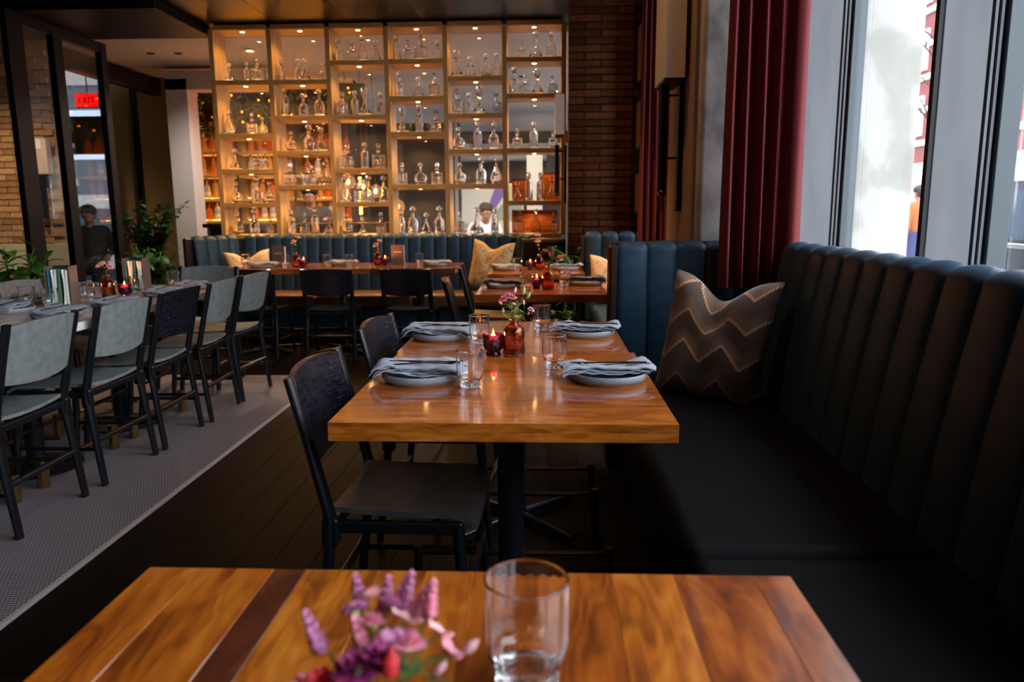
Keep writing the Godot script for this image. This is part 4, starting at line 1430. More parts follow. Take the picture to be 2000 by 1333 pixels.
func shelving() -> void:
	var u := thing("display_shelving", "tall oak display shelving with staggered lit compartments full of decanters", "shelving", V(0, 0, -7.55))
	var dz := -0.15
	var post := S().cbox(Vector3.ZERO, V(0.046, 1.98, 0.3), 0.002).mesh()
	for x in POSTS:
		part("post", post, "shelf_oak", u, V(x, 1.965, dz))
	var board := S().cbox(Vector3.ZERO, V(0.519, 0.046, 0.298), 0.002).mesh()
	var cup := S().lathe([Vector2(0.021, 0.0), Vector2(0.027, 0.0), Vector2(0.027, 0.003), Vector2(0.021, 0.003)], 18).mesh()
	var lens := S().lathe([Vector2(0, 0.0015), Vector2(0.02, 0.0015), Vector2(0.02, 0.003), Vector2(0, 0.003)], 18).mesh()
	for c in 6:
		var x: float = (POSTS[c] + POSTS[c + 1]) / 2
		var tops: Array = LEVELS[c] + [2.965]
		for k in 6:
			part("shelf_board", board, "shelf_oak_flat", u, V(x, (tops[k] if k > 0 else 0.968), dz))
			if k > 0:
				var dl := part("downlight_ring", cup, "aluminium", u, V(x, tops[k] - 0.0265, dz + 0.06))
				part("downlight_lens", lens, "downlight_glow", dl)
				spot(u, "downlight_spot", V(x, tops[k] - 0.03, dz + 0.06), Color(1.0, 0.77, 0.47), 0.22, 72.0, 0.014)
	part("back_pane", S().cbox(V(-1.52, 1.965, -0.31), V(3.4, 1.95, 0.006), 0.0), "window_pane", u)
	part("plinth", S().cbox(V(-1.52, 0.47, dz), V(3.45, 0.94, 0.3), 0.003), "walnut_panel", u)
	var words := {"R": "globe-bodied clear glass decanter", "C": "ship's clear glass decanter with broad base", "S": "round-shouldered clear glass decanter", "T": "slim tall clear glass decanter", "O": "teardrop clear glass decanter", "V": "flared clear glass decanter with long stopper", "Q": "square cut-crystal decanter"}
	var nth := ["first", "second", "third", "fourth"]
	var row := ["bottom", "fourth", "third", "second", "top"]
	var col := ["leftmost", "second", "third", "fourth", "fifth", "rightmost"]
	var proto := {}
	for k in ["R", "C", "S", "T", "O", "V", "Q"]: proto[k] = decanter_proto(k)
	for d in DECANTERS:
		var c: int = d[0]
		var lv: int = 4 - d[1]
		for k in (d.size() - 2) / 3:
			var kind: String = d[2 + k * 3]
			var o: Node3D = proto[kind].duplicate()
			o.name = numbered("glass_decanter")
			add_child(o)
			o.set_meta("label", "%s, %s from left, %s shelf of %s column" % [words[kind], nth[k], row[lv], col[c]])
			o.set_meta("category", "decanter")
			o.set_meta("group", "decanters on the lit shelving")
			var y: float = (0.968 if lv == 0 else LEVELS[c][lv]) + 0.0232
			var above: float = 2.965 if lv == 4 else LEVELS[c][lv + 1]
			var h: float = minf(d[4 + k * 3], above - y - 0.034)
			var r: float = h * (0.3 if kind in ["R", "C", "V", "Q"] else 0.25) + 0.026
			var z := -7.70 + (0.045 if k % 2 == 0 else -0.05)
			if c == 5 and lv < 2: z = -7.65
			o.position = V(clampf(d[3 + k * 3], POSTS[c] + r, POSTS[c + 1] - r), y, z)
			o.rotation.y = rng.randf_range(-0.5, 0.5)
			o.scale = Vector3.ONE * h
	for k in proto: proto[k].free()
	# amber wooden boxes in the last column
	var bx := thing("wooden_box", "low amber wooden box on bottom shelf of rightmost shelving column", "box", V(-0.1, 0.991, -7.795))
	part("back", S().cbox(V(0, 0.11, -0.03), V(0.46, 0.22, 0.012), 0.002), "amber_wood", bx)
	part("top", S().cbox(V(0, 0.222, 0.0), V(0.46, 0.012, 0.07), 0.002), "amber_wood", bx)
	part("base", S().cbox(V(0, 0.006, 0.0), V(0.46, 0.012, 0.07), 0.002), "amber_wood", bx)
	for s in [-1.0, 1.0]: part("side", S().cbox(V(s * 0.225, 0.114, 0.0), V(0.012, 0.204, 0.07), 0.002), "amber_wood", bx)
	for k in 2:
		bx = thing("wooden_box", ["small amber box behind decanters, left on rightmost column's fourth shelf", "taller amber box behind decanters, at right on rightmost column's fourth shelf"][k], "box", V([-0.24, 0.06][k], 1.311, -7.82))
		var h: float = [0.2, 0.26][k]
		part("carcass", S().cbox(V(0, h / 2, 0), V(0.18, h, 0.05), 0.003), "amber_wood", bx)
		part("lid", S().cbox(V(0, h + 0.008, 0), V(0.188, 0.014, 0.056), 0.003), "dark_trim", bx)

# ---------------------------------------------------------------- the bar room behind the shelving
func bar_room() -> void:
	var c := struct("ceiling_bar")
	part("slab", S().cbox(V(-1.8, 3.05, -13.0), V(6.6, 0.2, 10.2), 0.0), "grey_plaster", c)
	for p in [[-4.35, -8.6], [-4.05, -8.62], [-2.6, -9.4], [-0.9, -9.6], [-0.3, -10.4], [0.3, -9.2]]:
		part("ceiling_fitting", S().lathe([Vector2(0, 0), Vector2(0.035, 0), Vector2(0.05, 0.012), Vector2(0, 0.012)], 16), "black_steel", c, V(p[0], 2.94, p[1]))
	var w := struct("wall_bar_right")
	part("sill_wall", S().cbox(V(1.5, 0.4, -12.8), V(0.2, 0.8, 10.2), 0.0), "dark_wall", w)
	part("header", S().cbox(V(1.5, 2.87, -12.8), V(0.2, 0.26, 10.2), 0.0), "dark_wall", w)
	var bw := struct("window_8")  # openings added so daylight reaches the bar ceiling
	for z in [-8.2, -10.2, -12.2, -14.2, -16.2, -17.6]:
		part("stile", S().cbox(V(1.5, 1.77, z), V(0.16, 1.96, 0.14), 0.004), "frame_metal", bw)
		if z > -17.0: part("pane", S().cbox(V(1.5, 1.77, z - 1.0), V(0.008, 1.9, 1.86), 0.0), "window_pane", bw)
	var bf := struct("bounce_floor")  # pale slab added to bounce light onto the bar ceiling
	part("slab", S().cbox(V(-1.7, -0.001, -12.8), V(6.4, 0.02, 9.8), 0.0), "bounce_floor_grey", bf)
	w = struct("wall_bar_far")
	part("wall", S().cbox(V(-1.8, 1.5, -17.6), V(6.6, 3.0, 0.2), 0.0), "dark_wall", w)
	w = struct("wall_bar_back")
	part("wall", S().cbox(V(-4.25, 1.5, -10.85), V(3.5, 3.0, 0.12), 0.0), "dark_wall", w)
	w = struct("wall_bar_inner")   # dark service wall with a pale soffit, behind the middle of the shelving
	part("wall", S().cbox(V(-2.15, 1.3, -12.6), V(1.55, 2.6, 0.2), 0.0), "dark_wall", w)
	part("soffit", S().cbox(V(-0.3, 2.25, -14.2), V(3.2, 0.28, 0.5), 0.0), "panel_grey", w)
	part("post", S().cbox(V(-1.42, 1.3, -12.4), V(0.05, 2.6, 0.05), 0.0), "panel_grey", w)
	# abstract painting
	var p := thing("abstract_painting", "large abstract painting in cream, purple and sage behind the shelving", "painting", V(-1.0, 1.2, -13.6))
	part("canvas", S().cbox(V(0, 0, 0), V(1.25, 0.95, 0.04), 0.003), "paint_white", p)
	var shapes := [["paint_purple", [Vector2(-0.05, -0.05), Vector2(0.12, 0.4), Vector2(0.32, 0.44), Vector2(0.3, 0.3), Vector2(0.02, -0.12)]], ["paint_sage", [Vector2(0.08, -0.08), Vector2(0.25, 0.12), Vector2(0.6, 0.1), Vector2(0.6, -0.2), Vector2(0.16, -0.16)]], ["paint_lime", [Vector2(0.33, 0.45), Vector2(0.6, 0.45), Vector2(0.6, 0.14), Vector2(0.3, 0.2)]], ["paint_red", [Vector2(0.48, 0.0), Vector2(0.61, 0.02), Vector2(0.61, -0.12), Vector2(0.5, -0.1)]], ["paint_purple", [Vector2(-0.5, -0.33), Vector2(-0.3, -0.33), Vector2(-0.3, -0.44), Vector2(-0.5, -0.44)]], ["paint_green", [Vector2(0.0, -0.36), Vector2(0.2, -0.36), Vector2(0.2, -0.43), Vector2(0.0, -0.43)]], ["paint_sage", [Vector2(-0.6, -0.2), Vector2(-0.2, -0.24), Vector2(-0.1, -0.31), Vector2(-0.6, -0.31)]]]
	for e in shapes:
		part("painted_patch", S().extrude(PackedVector2Array(e[1]), 0.004, Transform3D(Basis.IDENTITY, V(0, 0, 0.022))), e[0], p)
	# white and dark door panels at the end
	w = struct("wall_bar_panels")
	for e in [[-0.18, 0.28, "paint_white"], [0.2, 0.34, "gasket"], [0.6, 0.42, "panel_white"], [0.95, 0.18, "gasket"], [1.2, 0.3, "panel_grey"]]:
		part("panel", S().cbox(V(e[0], 1.15, -13.7), V(e[1], 2.1, 0.06), 0.003), e[2], w)
	# bar counter and back bar
	var bar := thing("bar_counter", "dark bar counter behind the shelving", "counter", V(-2.75, 0, -9.0))
	part("front", S().cbox(V(0, 0.52, 0), V(2.3, 1.04, 0.5), 0.004), "dark_wall", bar)
	part("top", S().cbox(V(0, 1.06, 0.02), V(2.4, 0.045, 0.62), 0.004), "walnut_panel", bar)
	var bb := thing("back_bar", "back bar shelves with warm light behind rows of bottles", "shelving", V(-3.75, 0, -10.5))
	part("back_panel", S().cbox(V(0, 1.4, -0.2), V(2.3, 2.6, 0.05), 0.0), "dark_trim", bb)
	part("cabinet", S().cbox(V(0, 0.5, 0), V(2.3, 1.0, 0.4), 0.004), "dark_wall", bb)
	var ys := [1.08, 1.38, 1.69, 2.0]
	for y in ys:
		part("shelf", S().cbox(V(0, y, 0), V(2.3, 0.035, 0.3), 0.003), "shelf_oak_flat", bb)
		part("light_strip", S().cbox(V(0, y + 0.021, -0.13), V(2.2, 0.008, 0.02), 0.0), "strip_glow", bb)
		var l := AreaLight3D.new()
		l.name = "strip_light"
		l.position = V(0, y + 0.03, -0.13)
		l.rotation_degrees.x = 90
		l.area_size = Vector2(2.2, 0.02)
		l.light_color = Color(1.0, 0.64, 0.22)
		l.light_energy = 1.6
		l.area_range = 20.0
		l.shadow_enabled = true
		bb.add_child(l, true)
	for x in [-1.14, -0.42, 0.36, 1.14]:
		part("upright", S().cbox(V(x, 1.4, 0), V(0.035, 2.5, 0.3), 0.003), "dark_wall", bb)
	part("vertical_light_strip", S().cbox(V(1.24, 1.42, 0.1), V(0.035, 0.5, 0.02), 0.002), "strip_glow", bb)
	var kinds := []
	for k in 4:
		var r := 0.034 + 0.004 * (k % 2)
		var h: float = [0.16, 0.13, 0.18, 0.15][k]
		var n := Node3D.new()
		part("bottle_glass", S().lathe([Vector2(0, 0), Vector2(r, 0), Vector2(r, h), Vector2(r * 0.9, h + 0.02), Vector2(0.013, h + 0.05), Vector2(0.012, h + 0.1), Vector2(0.015, h + 0.1), Vector2(0, h + 0.102)], 14), "spirit_%d" % k, n)
		if k == 3: part("label", S().lathe([Vector2(r + 0.0006, h * 0.3), Vector2(r + 0.0006, h * 0.6)], 14), "bottle_label", n)
		part("cap", S().lathe([Vector2(0, h + 0.1), Vector2(0.016, h + 0.1), Vector2(0.016, h + 0.125), Vector2(0, h + 0.125)], 12), "pot_black", n)
		kinds.append(n)
	var tint := ["amber", "red-brown", "honey", "clear"]
	var shelfname := ["lowest", "second", "third", "top"]
	var nth := ["1st", "2nd", "3rd", "4th", "5th", "6th", "7th", "8th", "9th", "10th", "11th", "12th", "13th", "14th", "15th", "16th", "17th"]
	for r in 4:
		var j := 0
		for k in 17:
			var x := -1.05 + k * 0.131 + rng.randf_range(-0.015, 0.015)
			if absf(x + 0.42) < 0.06 or absf(x - 0.36) < 0.06: continue
			var kd := rng.randi_range(0, 3)
			if r == 3 and kd == 3: kd = 2
			var o: Node3D = kinds[kd].duplicate()
			o.name = numbered("spirit_bottle")
			add_child(o)
			o.set_meta("label", "%s spirit bottle, %s from left on %s back bar shelf" % [tint[kd], nth[j], shelfname[r]])
			o.set_meta("category", "bottle")
			o.set_meta("group", "bottles on the back bar")
			o.position = V(-3.75 + x, ys[r] + 0.0185, -10.5 + rng.randf_range(-0.02, 0.06))
			j += 1
	for n in kinds: n.free()
	# garland of leaves and fairy lights over the back bar
	var ga := thing("leafy_garland", "hanging leafy garland with tiny orange lights over the back bar", "garland", V(-3.62, 0, -10.18))
	var leaf := leaf_shape(0.1, 0.045, 0.8, 0.2).mesh()
	for v in 12:
		var x := -1.1 + v * 0.2
		var pts := []
		for j in 7: pts.append(V(x + sin(j * 1.3 + v) * 0.04, 2.85 - j * (0.085 + 0.02 * sin(v * 1.7)), 0.05 * sin(j + v)))
		var vine := part("vine", S().tube(pts, 0.006, 5), "stem_green", ga)
		for j in 44:
			part("leaf", leaf, "leaf_%d" % rng.randi_range(0, 2), vine, pts[rng.randi_range(0, 6)] + V(rng.randf_range(-0.09, 0.09), rng.randf_range(-0.06, 0.06), rng.randf_range(-0.03, 0.06)), Basis(Vector3.UP, rng.randf() * TAU) * Basis(Vector3.RIGHT, rng.randf_range(0.8, 2.4)))
		for j in 2:
			part("fairy_light", S().ball(Vector3.ZERO, Vector3.ONE * 0.014, 8, 5), "fairy_glow", vine, pts[rng.randi_range(1, 5)] + V(rng.randf_range(-0.05, 0.05), rng.randf_range(-0.06, 0.06), 0.09))
	omni(ga, "fairy_light_glow", V(0, 2.3, 0.35), Color(1.0, 0.5, 0.12), 0.12, 0.2)
	# pendants
	var names := ["first globe pendant with glowing filament, hanging behind third shelving column", "second globe pendant with glowing filament, hanging behind third shelving column", "third globe pendant with glowing filament, hanging behind third shelving column", "globe pendant with glowing filament behind bottom of fourth shelving column"]
	var pos := [V(-2.26, 1.55, -8.8), V(-2.22, 1.51, -9.35), V(-2.2, 1.47, -9.95), V(-1.77, 1.27, -9.2)]
	for k in 4:
		var o := thing("pendant_lamp", names[k], "pendant lamp", pos[k], 0, "globe pendants over the bar")
		part("globe", S().ball(Vector3.ZERO, Vector3.ONE * 0.085, 20, 12), "window_pane", o)
		part("filament_bulb", S().ball(V(0, 0.0, 0), V(0.022, 0.032, 0.022), 10, 7), "filament_glow", o)
		part("socket", S().lathe([Vector2(0, 0.03), Vector2(0.018, 0.03), Vector2(0.018, 0.09), Vector2(0, 0.09)], 12), "brass", o)
		part("cord", S().tube([V(0, 0.09, 0), V(0, 2.95 - pos[k].y, 0)], 0.003, 5), "pot_black", o)
		omni(o, "pendant_light", V(0, 0, 0), Color(1.0, 0.6, 0.28), 0.1, 0.02)
	# staff and guests
	make_person("bartender in dark shirt standing behind the bar counter", V(-2.98, 0, -9.7), 8, "shirt_dark", "trousers_dark", V(-0.2, 1.3, 0.3), V(0.24, 1.3, 0.3), 0.03, 0.19)
	make_person("guest with black hair and white collar beyond the fifth shelving column", V(-0.88, 0, -11.2), 20, "shirt_white", "trousers_dark", V(-0.2, 1.1, 0.25), V(0.2, 1.1, 0.25), 0.05, 0.42)
	stool("dark bar stool under the guest with black hair", V(-0.88, 0, -11.2))
	# lamps added to brighten the bar room and its ceiling
	for q in [[-3.2, -8.5], [-0.6, -9.6], [-0.4, -12.6]]:
		var d := thing("ceiling_downlight", "small added fill lamp in bar room near z %d" % int(-q[1]), "ceiling lamp", V(q[0], 2.935, q[1]))
		d.set_meta("label", {8: "added fill lamp over the near end of the bar", 9: "added fill lamp between bar and painting", 12: "added fill lamp in front of the painting"}[int(-q[1])])
		part("ring", S().lathe([Vector2(0.04, 0), Vector2(0.06, 0), Vector2(0.06, 0.014), Vector2(0.04, 0.014)], 18), "aluminium", d)
		part("lamp_lens", S().lathe([Vector2(0, 0.008), Vector2(0.04, 0.008)], 18), "downlight_glow", d)
		spot(d, "downlight_spot", V(0, -0.002, 0), Color(1.0, 0.95, 0.9), 7.0 if q[1] > -12.0 else 2.5, 75.0, 0.04)

func stool(label: String, at: Vector3) -> void:
	var c := thing("stool", label, "stool", at)
	part("seat", S().lathe([Vector2(0, 0.38), Vector2(0.16, 0.38), Vector2(0.17, 0.395), Vector2(0.16, 0.41), Vector2(0, 0.41)], 20), "pot_black", c)
	for k in 4:
		var d := rot(0, 90 * k + 45, 0) * V(1, 0, 0)
		part("leg", S().tube([d * 0.18, d * 0.12 + V(0, 0.385, 0)], 0.012, 6), "pot_black", c)

# ---------------------------------------------------------------- entrance, left behind the long table
func entrance_side() -> void:
	var w := struct("wall_entrance")
	part("core", S().cbox(V(-6.75, 1.9, -9.32), V(1.75, 3.8, 0.2), 0.0), "pale_mortar", w)
	part("wainscot", S().cbox(V(-6.75, 0.42, -9.2), V(1.76, 0.84, 0.05), 0.004), "wainscot", w)
	var br := S().cbox(Vector3.ZERO, V(0.252, 0.066, 0.03), 0.004).mesh()
	for r in 31:
		for k in 6:
			var x := -7.25 + k * 0.262 + (0.131 if r % 2 == 1 else 0.0)
			if x < -5.98:
				part("brick", br, "pale_brick_%d" % rng.randi_range(0, 3), w, V(x, 0.885 + r * 0.076, -9.21))
	part("ceiling", S().cbox(V(-6.4, 3.6, -8.9), V(3.4, 0.15, 5.0), 0.0), "grey_plaster", w)
	part("added_side_wall", S().cbox(V(-7.7, 1.9, -8.4), V(0.2, 3.8, 4.6), 0.0), "dark_wall", w)  # unseen wall added to keep sky light off the brick
	part("added_front_wall", S().cbox(V(-6.3, 1.9, -6.1), V(2.9, 3.8, 0.2), 0.0), "dark_wall", w)  # unseen wall added to close the entrance against daylight
	part("end_wall", S().cbox(V(-7.3, 1.9, -10.62), V(0.72, 3.8, 0.1), 0.0), "dark_wall", w)
	var el := thing("ceiling_downlight", "added fill lamp in the entrance behind the glass doors", "ceiling lamp", V(-6.2, 3.5, -7.7))  # lamp added to light the entrance brick
	part("ring", S().lathe([Vector2(0.04, 0), Vector2(0.06, 0), Vector2(0.06, 0.014), Vector2(0.04, 0.014)], 18), "aluminium", el)
	part("lamp_lens", S().lathe([Vector2(0, 0.008), Vector2(0.04, 0.008)], 18), "downlight_glow", el)
	spot(el, "downlight_spot", V(0, -0.002, 0), Color(1.0, 0.84, 0.64), 7.0, 60.0, 0.04)
	sconce("white box sconce on the pale brick wall behind the glass doors", V(-6.13, 1.42, -9.2), 90, 0.95)
	# glazing and street view built in place of the door glass reflection
	var g := struct("window_7")
	for y in [[2.95, 0.66], [1.1, 1.7]]:
		part("pane", S().cbox(V(-6.4, y[0], -10.62), V(0.95, y[1], 0.008), 0.0), "dimming_pane", g)
	for y in [3.36, 2.45, 2.1, 0.12]:
		part("transom", S().cbox(V(-6.4, y, -10.6), V(1.0, 0.16, 0.08), 0.003), "black_steel", g)
	part("transom_panel", S().cbox(V(-6.4, 2.28, -10.62), V(1.0, 0.4, 0.04), 0.0), "dark_wall", g)
	for x in [-6.9, -6.03]:
		part("stile", S().cbox(V(x, 1.75, -10.6), V(0.07, 3.3, 0.08), 0.003), "black_steel", g)
	var oc := thing("outdoor_column", "grey concrete column standing in for part of the entrance door reflection", "column", V(-6.25, 0, -11.5))
	part("shaft", S().cbox(V(0, 2.0, 0), V(0.32, 4.0, 0.3), 0.005), "concrete", oc)
	part("base", S().cbox(V(0, 0.1, 0), V(0.4, 0.2, 0.38), 0.005), "concrete", oc)
	var far := thing("office_building", "blue-grey office building standing in for the street reflected in entrance doors", "building", V(-16, 0, -30))
	part("wall", S().cbox(V(0, 8, 0), V(14, 16, 4), 0.0), "far_glass", far)
	for k in 7: part("floor_band", S().cbox(V(0, 1.6 + k * 2.2, 2.05), V(14, 0.5, 0.12), 0.0), "stone_white", far)
	for k in 9: part("pier", S().cbox(V(-6.6 + k * 1.65, 8, 2.08), V(0.3, 16, 0.12), 0.0), "panel_grey", far)
	var gr := struct("pavement_entrance")
	part("slab", S().cbox(V(-14, -0.12, -21), V(18, 0.2, 20), 0.0), "pavement", gr)
	make_person("dark-clothed seated figure standing in for a reflection in the entrance doors", V(-6.15, 0, -10.1), 20, "shirt_dark", "trousers_dark", V(-0.22, 1.05, 0.2), V(0.22, 1.05, 0.2), 0.0, 0.42)  # figure added for a dark shape reflected in the door glass
	stool("dark stool under the stand-in figure at the entrance", V(-6.15, 0, -10.1))
	var ts := thing("turquoise_patch", "small turquoise glowing shape added beside the stand-in figure at the entrance", "sign", V(-6.0, 1.1, -9.4))  # glowing shape stands in for a teal patch in the reflection
	part("glowing_face", S().cbox(V(0, 0.13, 0), V(0.1, 0.05, 0.02), 0.004), "teal_patch_glow", ts)
	part("glowing_face", S().cbox(V(0, 0, 0), V(0.1, 0.16, 0.02), 0.004), "teal_patch_glow", ts)
	part("patch_post", S().tube([V(0, -1.15, -0.02), V(0, 0.16, -0.02)], 0.008, 8), "black_steel", ts)
	# exit sign hanging in the entrance
	var ex := thing("exit_sign", "red lit EXIT sign hanging behind the glass door", "sign", V(-5.62, 2.58, -9.45))
	part("housing", S().cbox(V(0, 0, 0), V(0.3, 0.17, 0.05), 0.006), "pot_black", ex)
	part("glowing_face", S().cbox(V(0, 0, 0.027), V(0.285, 0.155, 0.006), 0.001), "exit_red", ex)
	var tm := TextMesh.new()
	var fo := SystemFont.new()
	fo.font_names = PackedStringArray(["Droid Sans"])
	fo.font_weight = 700
	tm.font = fo
	tm.text = "EXIT"
	tm.font_size = 32
	tm.pixel_size = 0.0031
	tm.depth = 0.003
	part("lettering", tm, "pot_black", ex, V(0, 0, 0.0315))
	part("hanger", S().tube([V(0, 0.095, 0), V(0, 1.0, 0)], 0.008, 8), "pot_black", ex)
	omni(ex, "exit_sign_light", V(0, 0, 0.08), Color(1, 0.05, 0.05), 0.02, 0.05)
	# black steel glass doors, folded back along the opening
	var z0 := [-6.46, -7.06, -7.82]
	for k in 2:
		var d := struct("door_%d" % (k + 1))
		var za: float = z0[k]
		var zb: float = z0[k + 1]
		var m := (za + zb) / 2
		var wd: float = [0.2, 0.14][k]
		part("stile", S().cbox(V(-4.5, 1.46, za - wd / 2), V(0.06, 2.9, wd), 0.004), "black_steel", d)
		part("stile", S().cbox(V(-4.5, 1.46, zb - 0.05), V(0.07, 2.9, 0.1), 0.004), "black_steel", d)
		part("rail", S().cbox(V(-4.5, 2.86, m), V(0.058, 0.1, za - zb), 0.004), "black_steel", d)
		part("rail", S().cbox(V(-4.5, 0.12, m), V(0.058, 0.22, za - zb), 0.004), "black_steel", d)
		part("pane", S().cbox(V(-4.5, 1.52, m), V(0.01, 2.6, absf(zb - za) - 0.1), 0.0), "door_pane", d)
	var tr := struct("trim_3")
	part("far_frame", S().cbox(V(-5.1, 2.83, -9.2), V(0.14, 0.2, 1.9), 0.004), "black_steel", tr)
	# olive walls, white column and lintel by the bar
	w = struct("wall_alcove")
	part("panel", S().cbox(V(-5.68, 1.5, -10.25), V(0.26, 3.0, 0.1), 0.0), "olive_plaster", w)
	part("recess", S().cbox(V(-5.46, 1.5, -10.4), V(0.3, 3.0, 0.1), 0.0), "pot_black", w)
	part("panel", S().cbox(V(-5.1, 1.5, -10.2), V(0.52, 3.0, 0.14), 0.0), "olive_plaster", w)
	var cw := struct("column_bar")
	part("shaft", S().cbox(V(-4.44, 1.4, -9.45), V(0.27, 2.8, 0.27), 0.004), "column_plaster", cw)
	part("lintel", S().cbox(V(-3.95, 2.78, -9.45), V(1.25, 0.22, 0.27), 0.004), "column_plaster", cw)
	# plants
	pot_plant("ficus", "dark bushy ficus between olive wall and white column", V(-4.62, 0, -8.75), 22, 1.0, 0.36, 46, 0.11, 0.055, ["leaf_2", "leaf_2", "leaf_2", "leaf_0"], 3, 0.2, 0.5)
	pot_plant("broadleaf_plant", "low broad-leaved plant in front of the ficus", V(-4.28, 0, -8.1), 18, 0.62, 0.3, 5, 0.24, 0.075, ["leaf_2", "leaf_0"], 4, 0.18, 0.36, 1.3)
	pot_plant("broadleaf_plant", "glossy green plant behind the far chairs of the long table", V(-3.62, 0.0125, -4.95), 14, 0.72, 0.3, 9, 0.19, 0.085, ["leaf_0", "leaf_1"], 5, 0.2, 0.42, 1.1)

# ---------------------------------------------------------------- banquettes
func back_banquette() -> void:
	var b := thing("back_banquette", "blue channel-tufted banquette along the lit shelving", "banquette", V(0, 0, -7.4))
	part("base", S().cbox(V(-1.7, 0.17, 0.2), V(2.86, 0.3, 0.42), 0.01), "blue_leather", b)
	part("kick", S().cbox(V(-1.7, 0.02, 0.18), V(2.8, 0.04, 0.36), 0.0), "dark_wall", b)
	part("brass_kick_rail", S().tube([V(-3.0, 0.03, 0.42), V(-0.4, 0.03, 0.42)], 0.012, 8), "dark_brass", b)
	for k in 3:
		part("seat_cushion", S().rbox(V(-2.6 + k * 0.92, 0.385, 0.22), V(0.91, 0.13, 0.48), 0.035, 3, 0.012), "brown_leather", b)
	part("back_board", S().cbox(V(-1.7, 0.52, -0.08), V(2.9, 0.88, 0.05), 0.01), "blue_leather", b)
	var prof := back_profile(0.3, 0.985, 0.05, -0.01, 0.08)
	var ch := channel_shape(0.125, prof, 0.024).mesh()
	for k in 21:
		part("channel", ch, "blue_leather", b, V(-2.905 + k * 0.126, 0, 0.0))
	# angled return at the left end, short one at the right
	for k in 4:
		part("channel", ch, "blue_leather", b, V(-3.0, 0, 0.05) + rot(0, 62, 0) * V(-0.055 - k * 0.126, 0, 0), rot(0, 62, 0))
	part("end_panel", S().cbox(V(-3.19, 0.5, 0.27), V(0.05, 0.96, 0.56), 0.01, rot(0, -28, 0)), "dark_trim", b)
	for k in 2:
		part("channel", ch, "blue_leather", b, V(-0.27, 0, 0.03) + rot(0, -60, 0) * V(0.05 + k * 0.126, 0, 0), rot(0, -60, 0))
	var p := single("throw_pillow", "cream and gold pillow at the left end of back banquette", "pillow", pillow_shape(0.42, 0.4, 0.16, 0.16), "cream_fabric", V(-2.82, 0.66, -7.12), rot(-14, 20, 4))
	p = single("throw_pillow", "gold velvet pillow at the right end of back banquette", "pillow", pillow_shape(0.42, 0.5, 0.16, 0.13, 2), "gold_fabric", V(-0.5, 0.7, -6.98), rot(-14, -18, -5))
	# low wood cabinet and plant right of the banquette
	var c := thing("wood_cabinet", "dark wood cabinet below the shelving beside the green plant", "cabinet", V(-0.02, 0, -7.28))
	part("carcass", S().cbox(V(0, 0.46, 0), V(0.36, 0.92, 0.4), 0.004), "walnut_panel", c)
	part("top", S().cbox(V(0, 0.935, 0), V(0.4, 0.03, 0.44), 0.004), "dark_trim", c)
	for s in [-1.0, 1.0]:
		part("door", S().cbox(V(s * 0.09, 0.46, 0.206), V(0.17, 0.84, 0.014), 0.003), "walnut_panel", c)
	pot_plant("leafy_plant", "bright leafy plant beside the brick pier, behind the far table", V(0.22, 0, -6.78), 16, 0.72, 0.22, 16, 0.11, 0.05, ["leaf_0", "leaf_1", "leaf_1"], 8, 0.15, 0.3)
	pot_plant("leafy_plant", "dark leafy plant on the floor below the second wooden table", V(0.06, 0, -5.2), 16, 0.42, 0.2, 14, 0.07, 0.04, ["leaf_2", "leaf_0"], 9, 0.16, 0.22)

func window_banquette() -> void:
	var b := thing("window_banquette", "dark blue channel-tufted banquette running along the windows", "banquette", V(0, 0, 0))
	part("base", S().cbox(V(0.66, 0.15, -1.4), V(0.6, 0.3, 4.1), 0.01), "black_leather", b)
	var cuts := [-3.42, -1.62, 0.18, 0.66]
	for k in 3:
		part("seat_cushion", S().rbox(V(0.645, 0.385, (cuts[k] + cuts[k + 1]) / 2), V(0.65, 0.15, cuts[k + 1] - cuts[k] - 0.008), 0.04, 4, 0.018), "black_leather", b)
	part("back_board", S().cbox(V(1.08, 0.55, -1.26), V(0.05, 1.0, 3.9), 0.01), "blue_leather", b)
	var prof := back_profile(0.4, 1.085, 0.165, 0.065, 0.07)
	var ch := channel_shape(0.16, prof, 0.015).mesh()
	for k in 24:
		part("channel", ch, "blue_leather", b, V(1.06, 0, -3.13 + k * 0.161), rot(0, -90, 0))
	# upright end panel closing the bay
	var e := thing("banquette_end_panel", "blue upholstered end panel of window banquette beside the concrete column", "panel", V(0, 0, -3.56))
	prof = back_profile(0.3, 1.075, 0.07, 0.055, 0.05)
	ch = channel_shape(0.133, prof, 0.015).mesh()
	for k in 5:
		part("channel", ch, "blue_leather", e, V(0.403 + k * 0.134, 0, 0))
	part("core", S().cbox(V(0.7, 0.53, -0.02), V(0.74, 1.05, 0.07), 0.008), "blue_leather", e)
	part("end_post", S().cbox(V(0.318, 0.53, 0.0), V(0.03, 1.06, 0.14), 0.004), "dark_trim", e)
	for s in [-1.0, 1.0]:
		part("edge_strip", S().cbox(V(0.3, 0.53, s * 0.04), V(0.008, 1.04, 0.012), 0.002), "copper_edge", e)
	part("top_cap", S().cbox(V(0.66, 1.066, -0.035), V(0.7, 0.02, 0.07), 0.004), "dark_trim", e)
	single("throw_pillow", "brown chevron-striped pillow leaning in the banquette corner", "pillow", pillow_shape(0.46, 0.52, 0.18, 0.17, 1), "chevron_fabric", V(0.685, 0.71, -3.02), rot(0, -36, 0) * rot(-13, 0, -4))

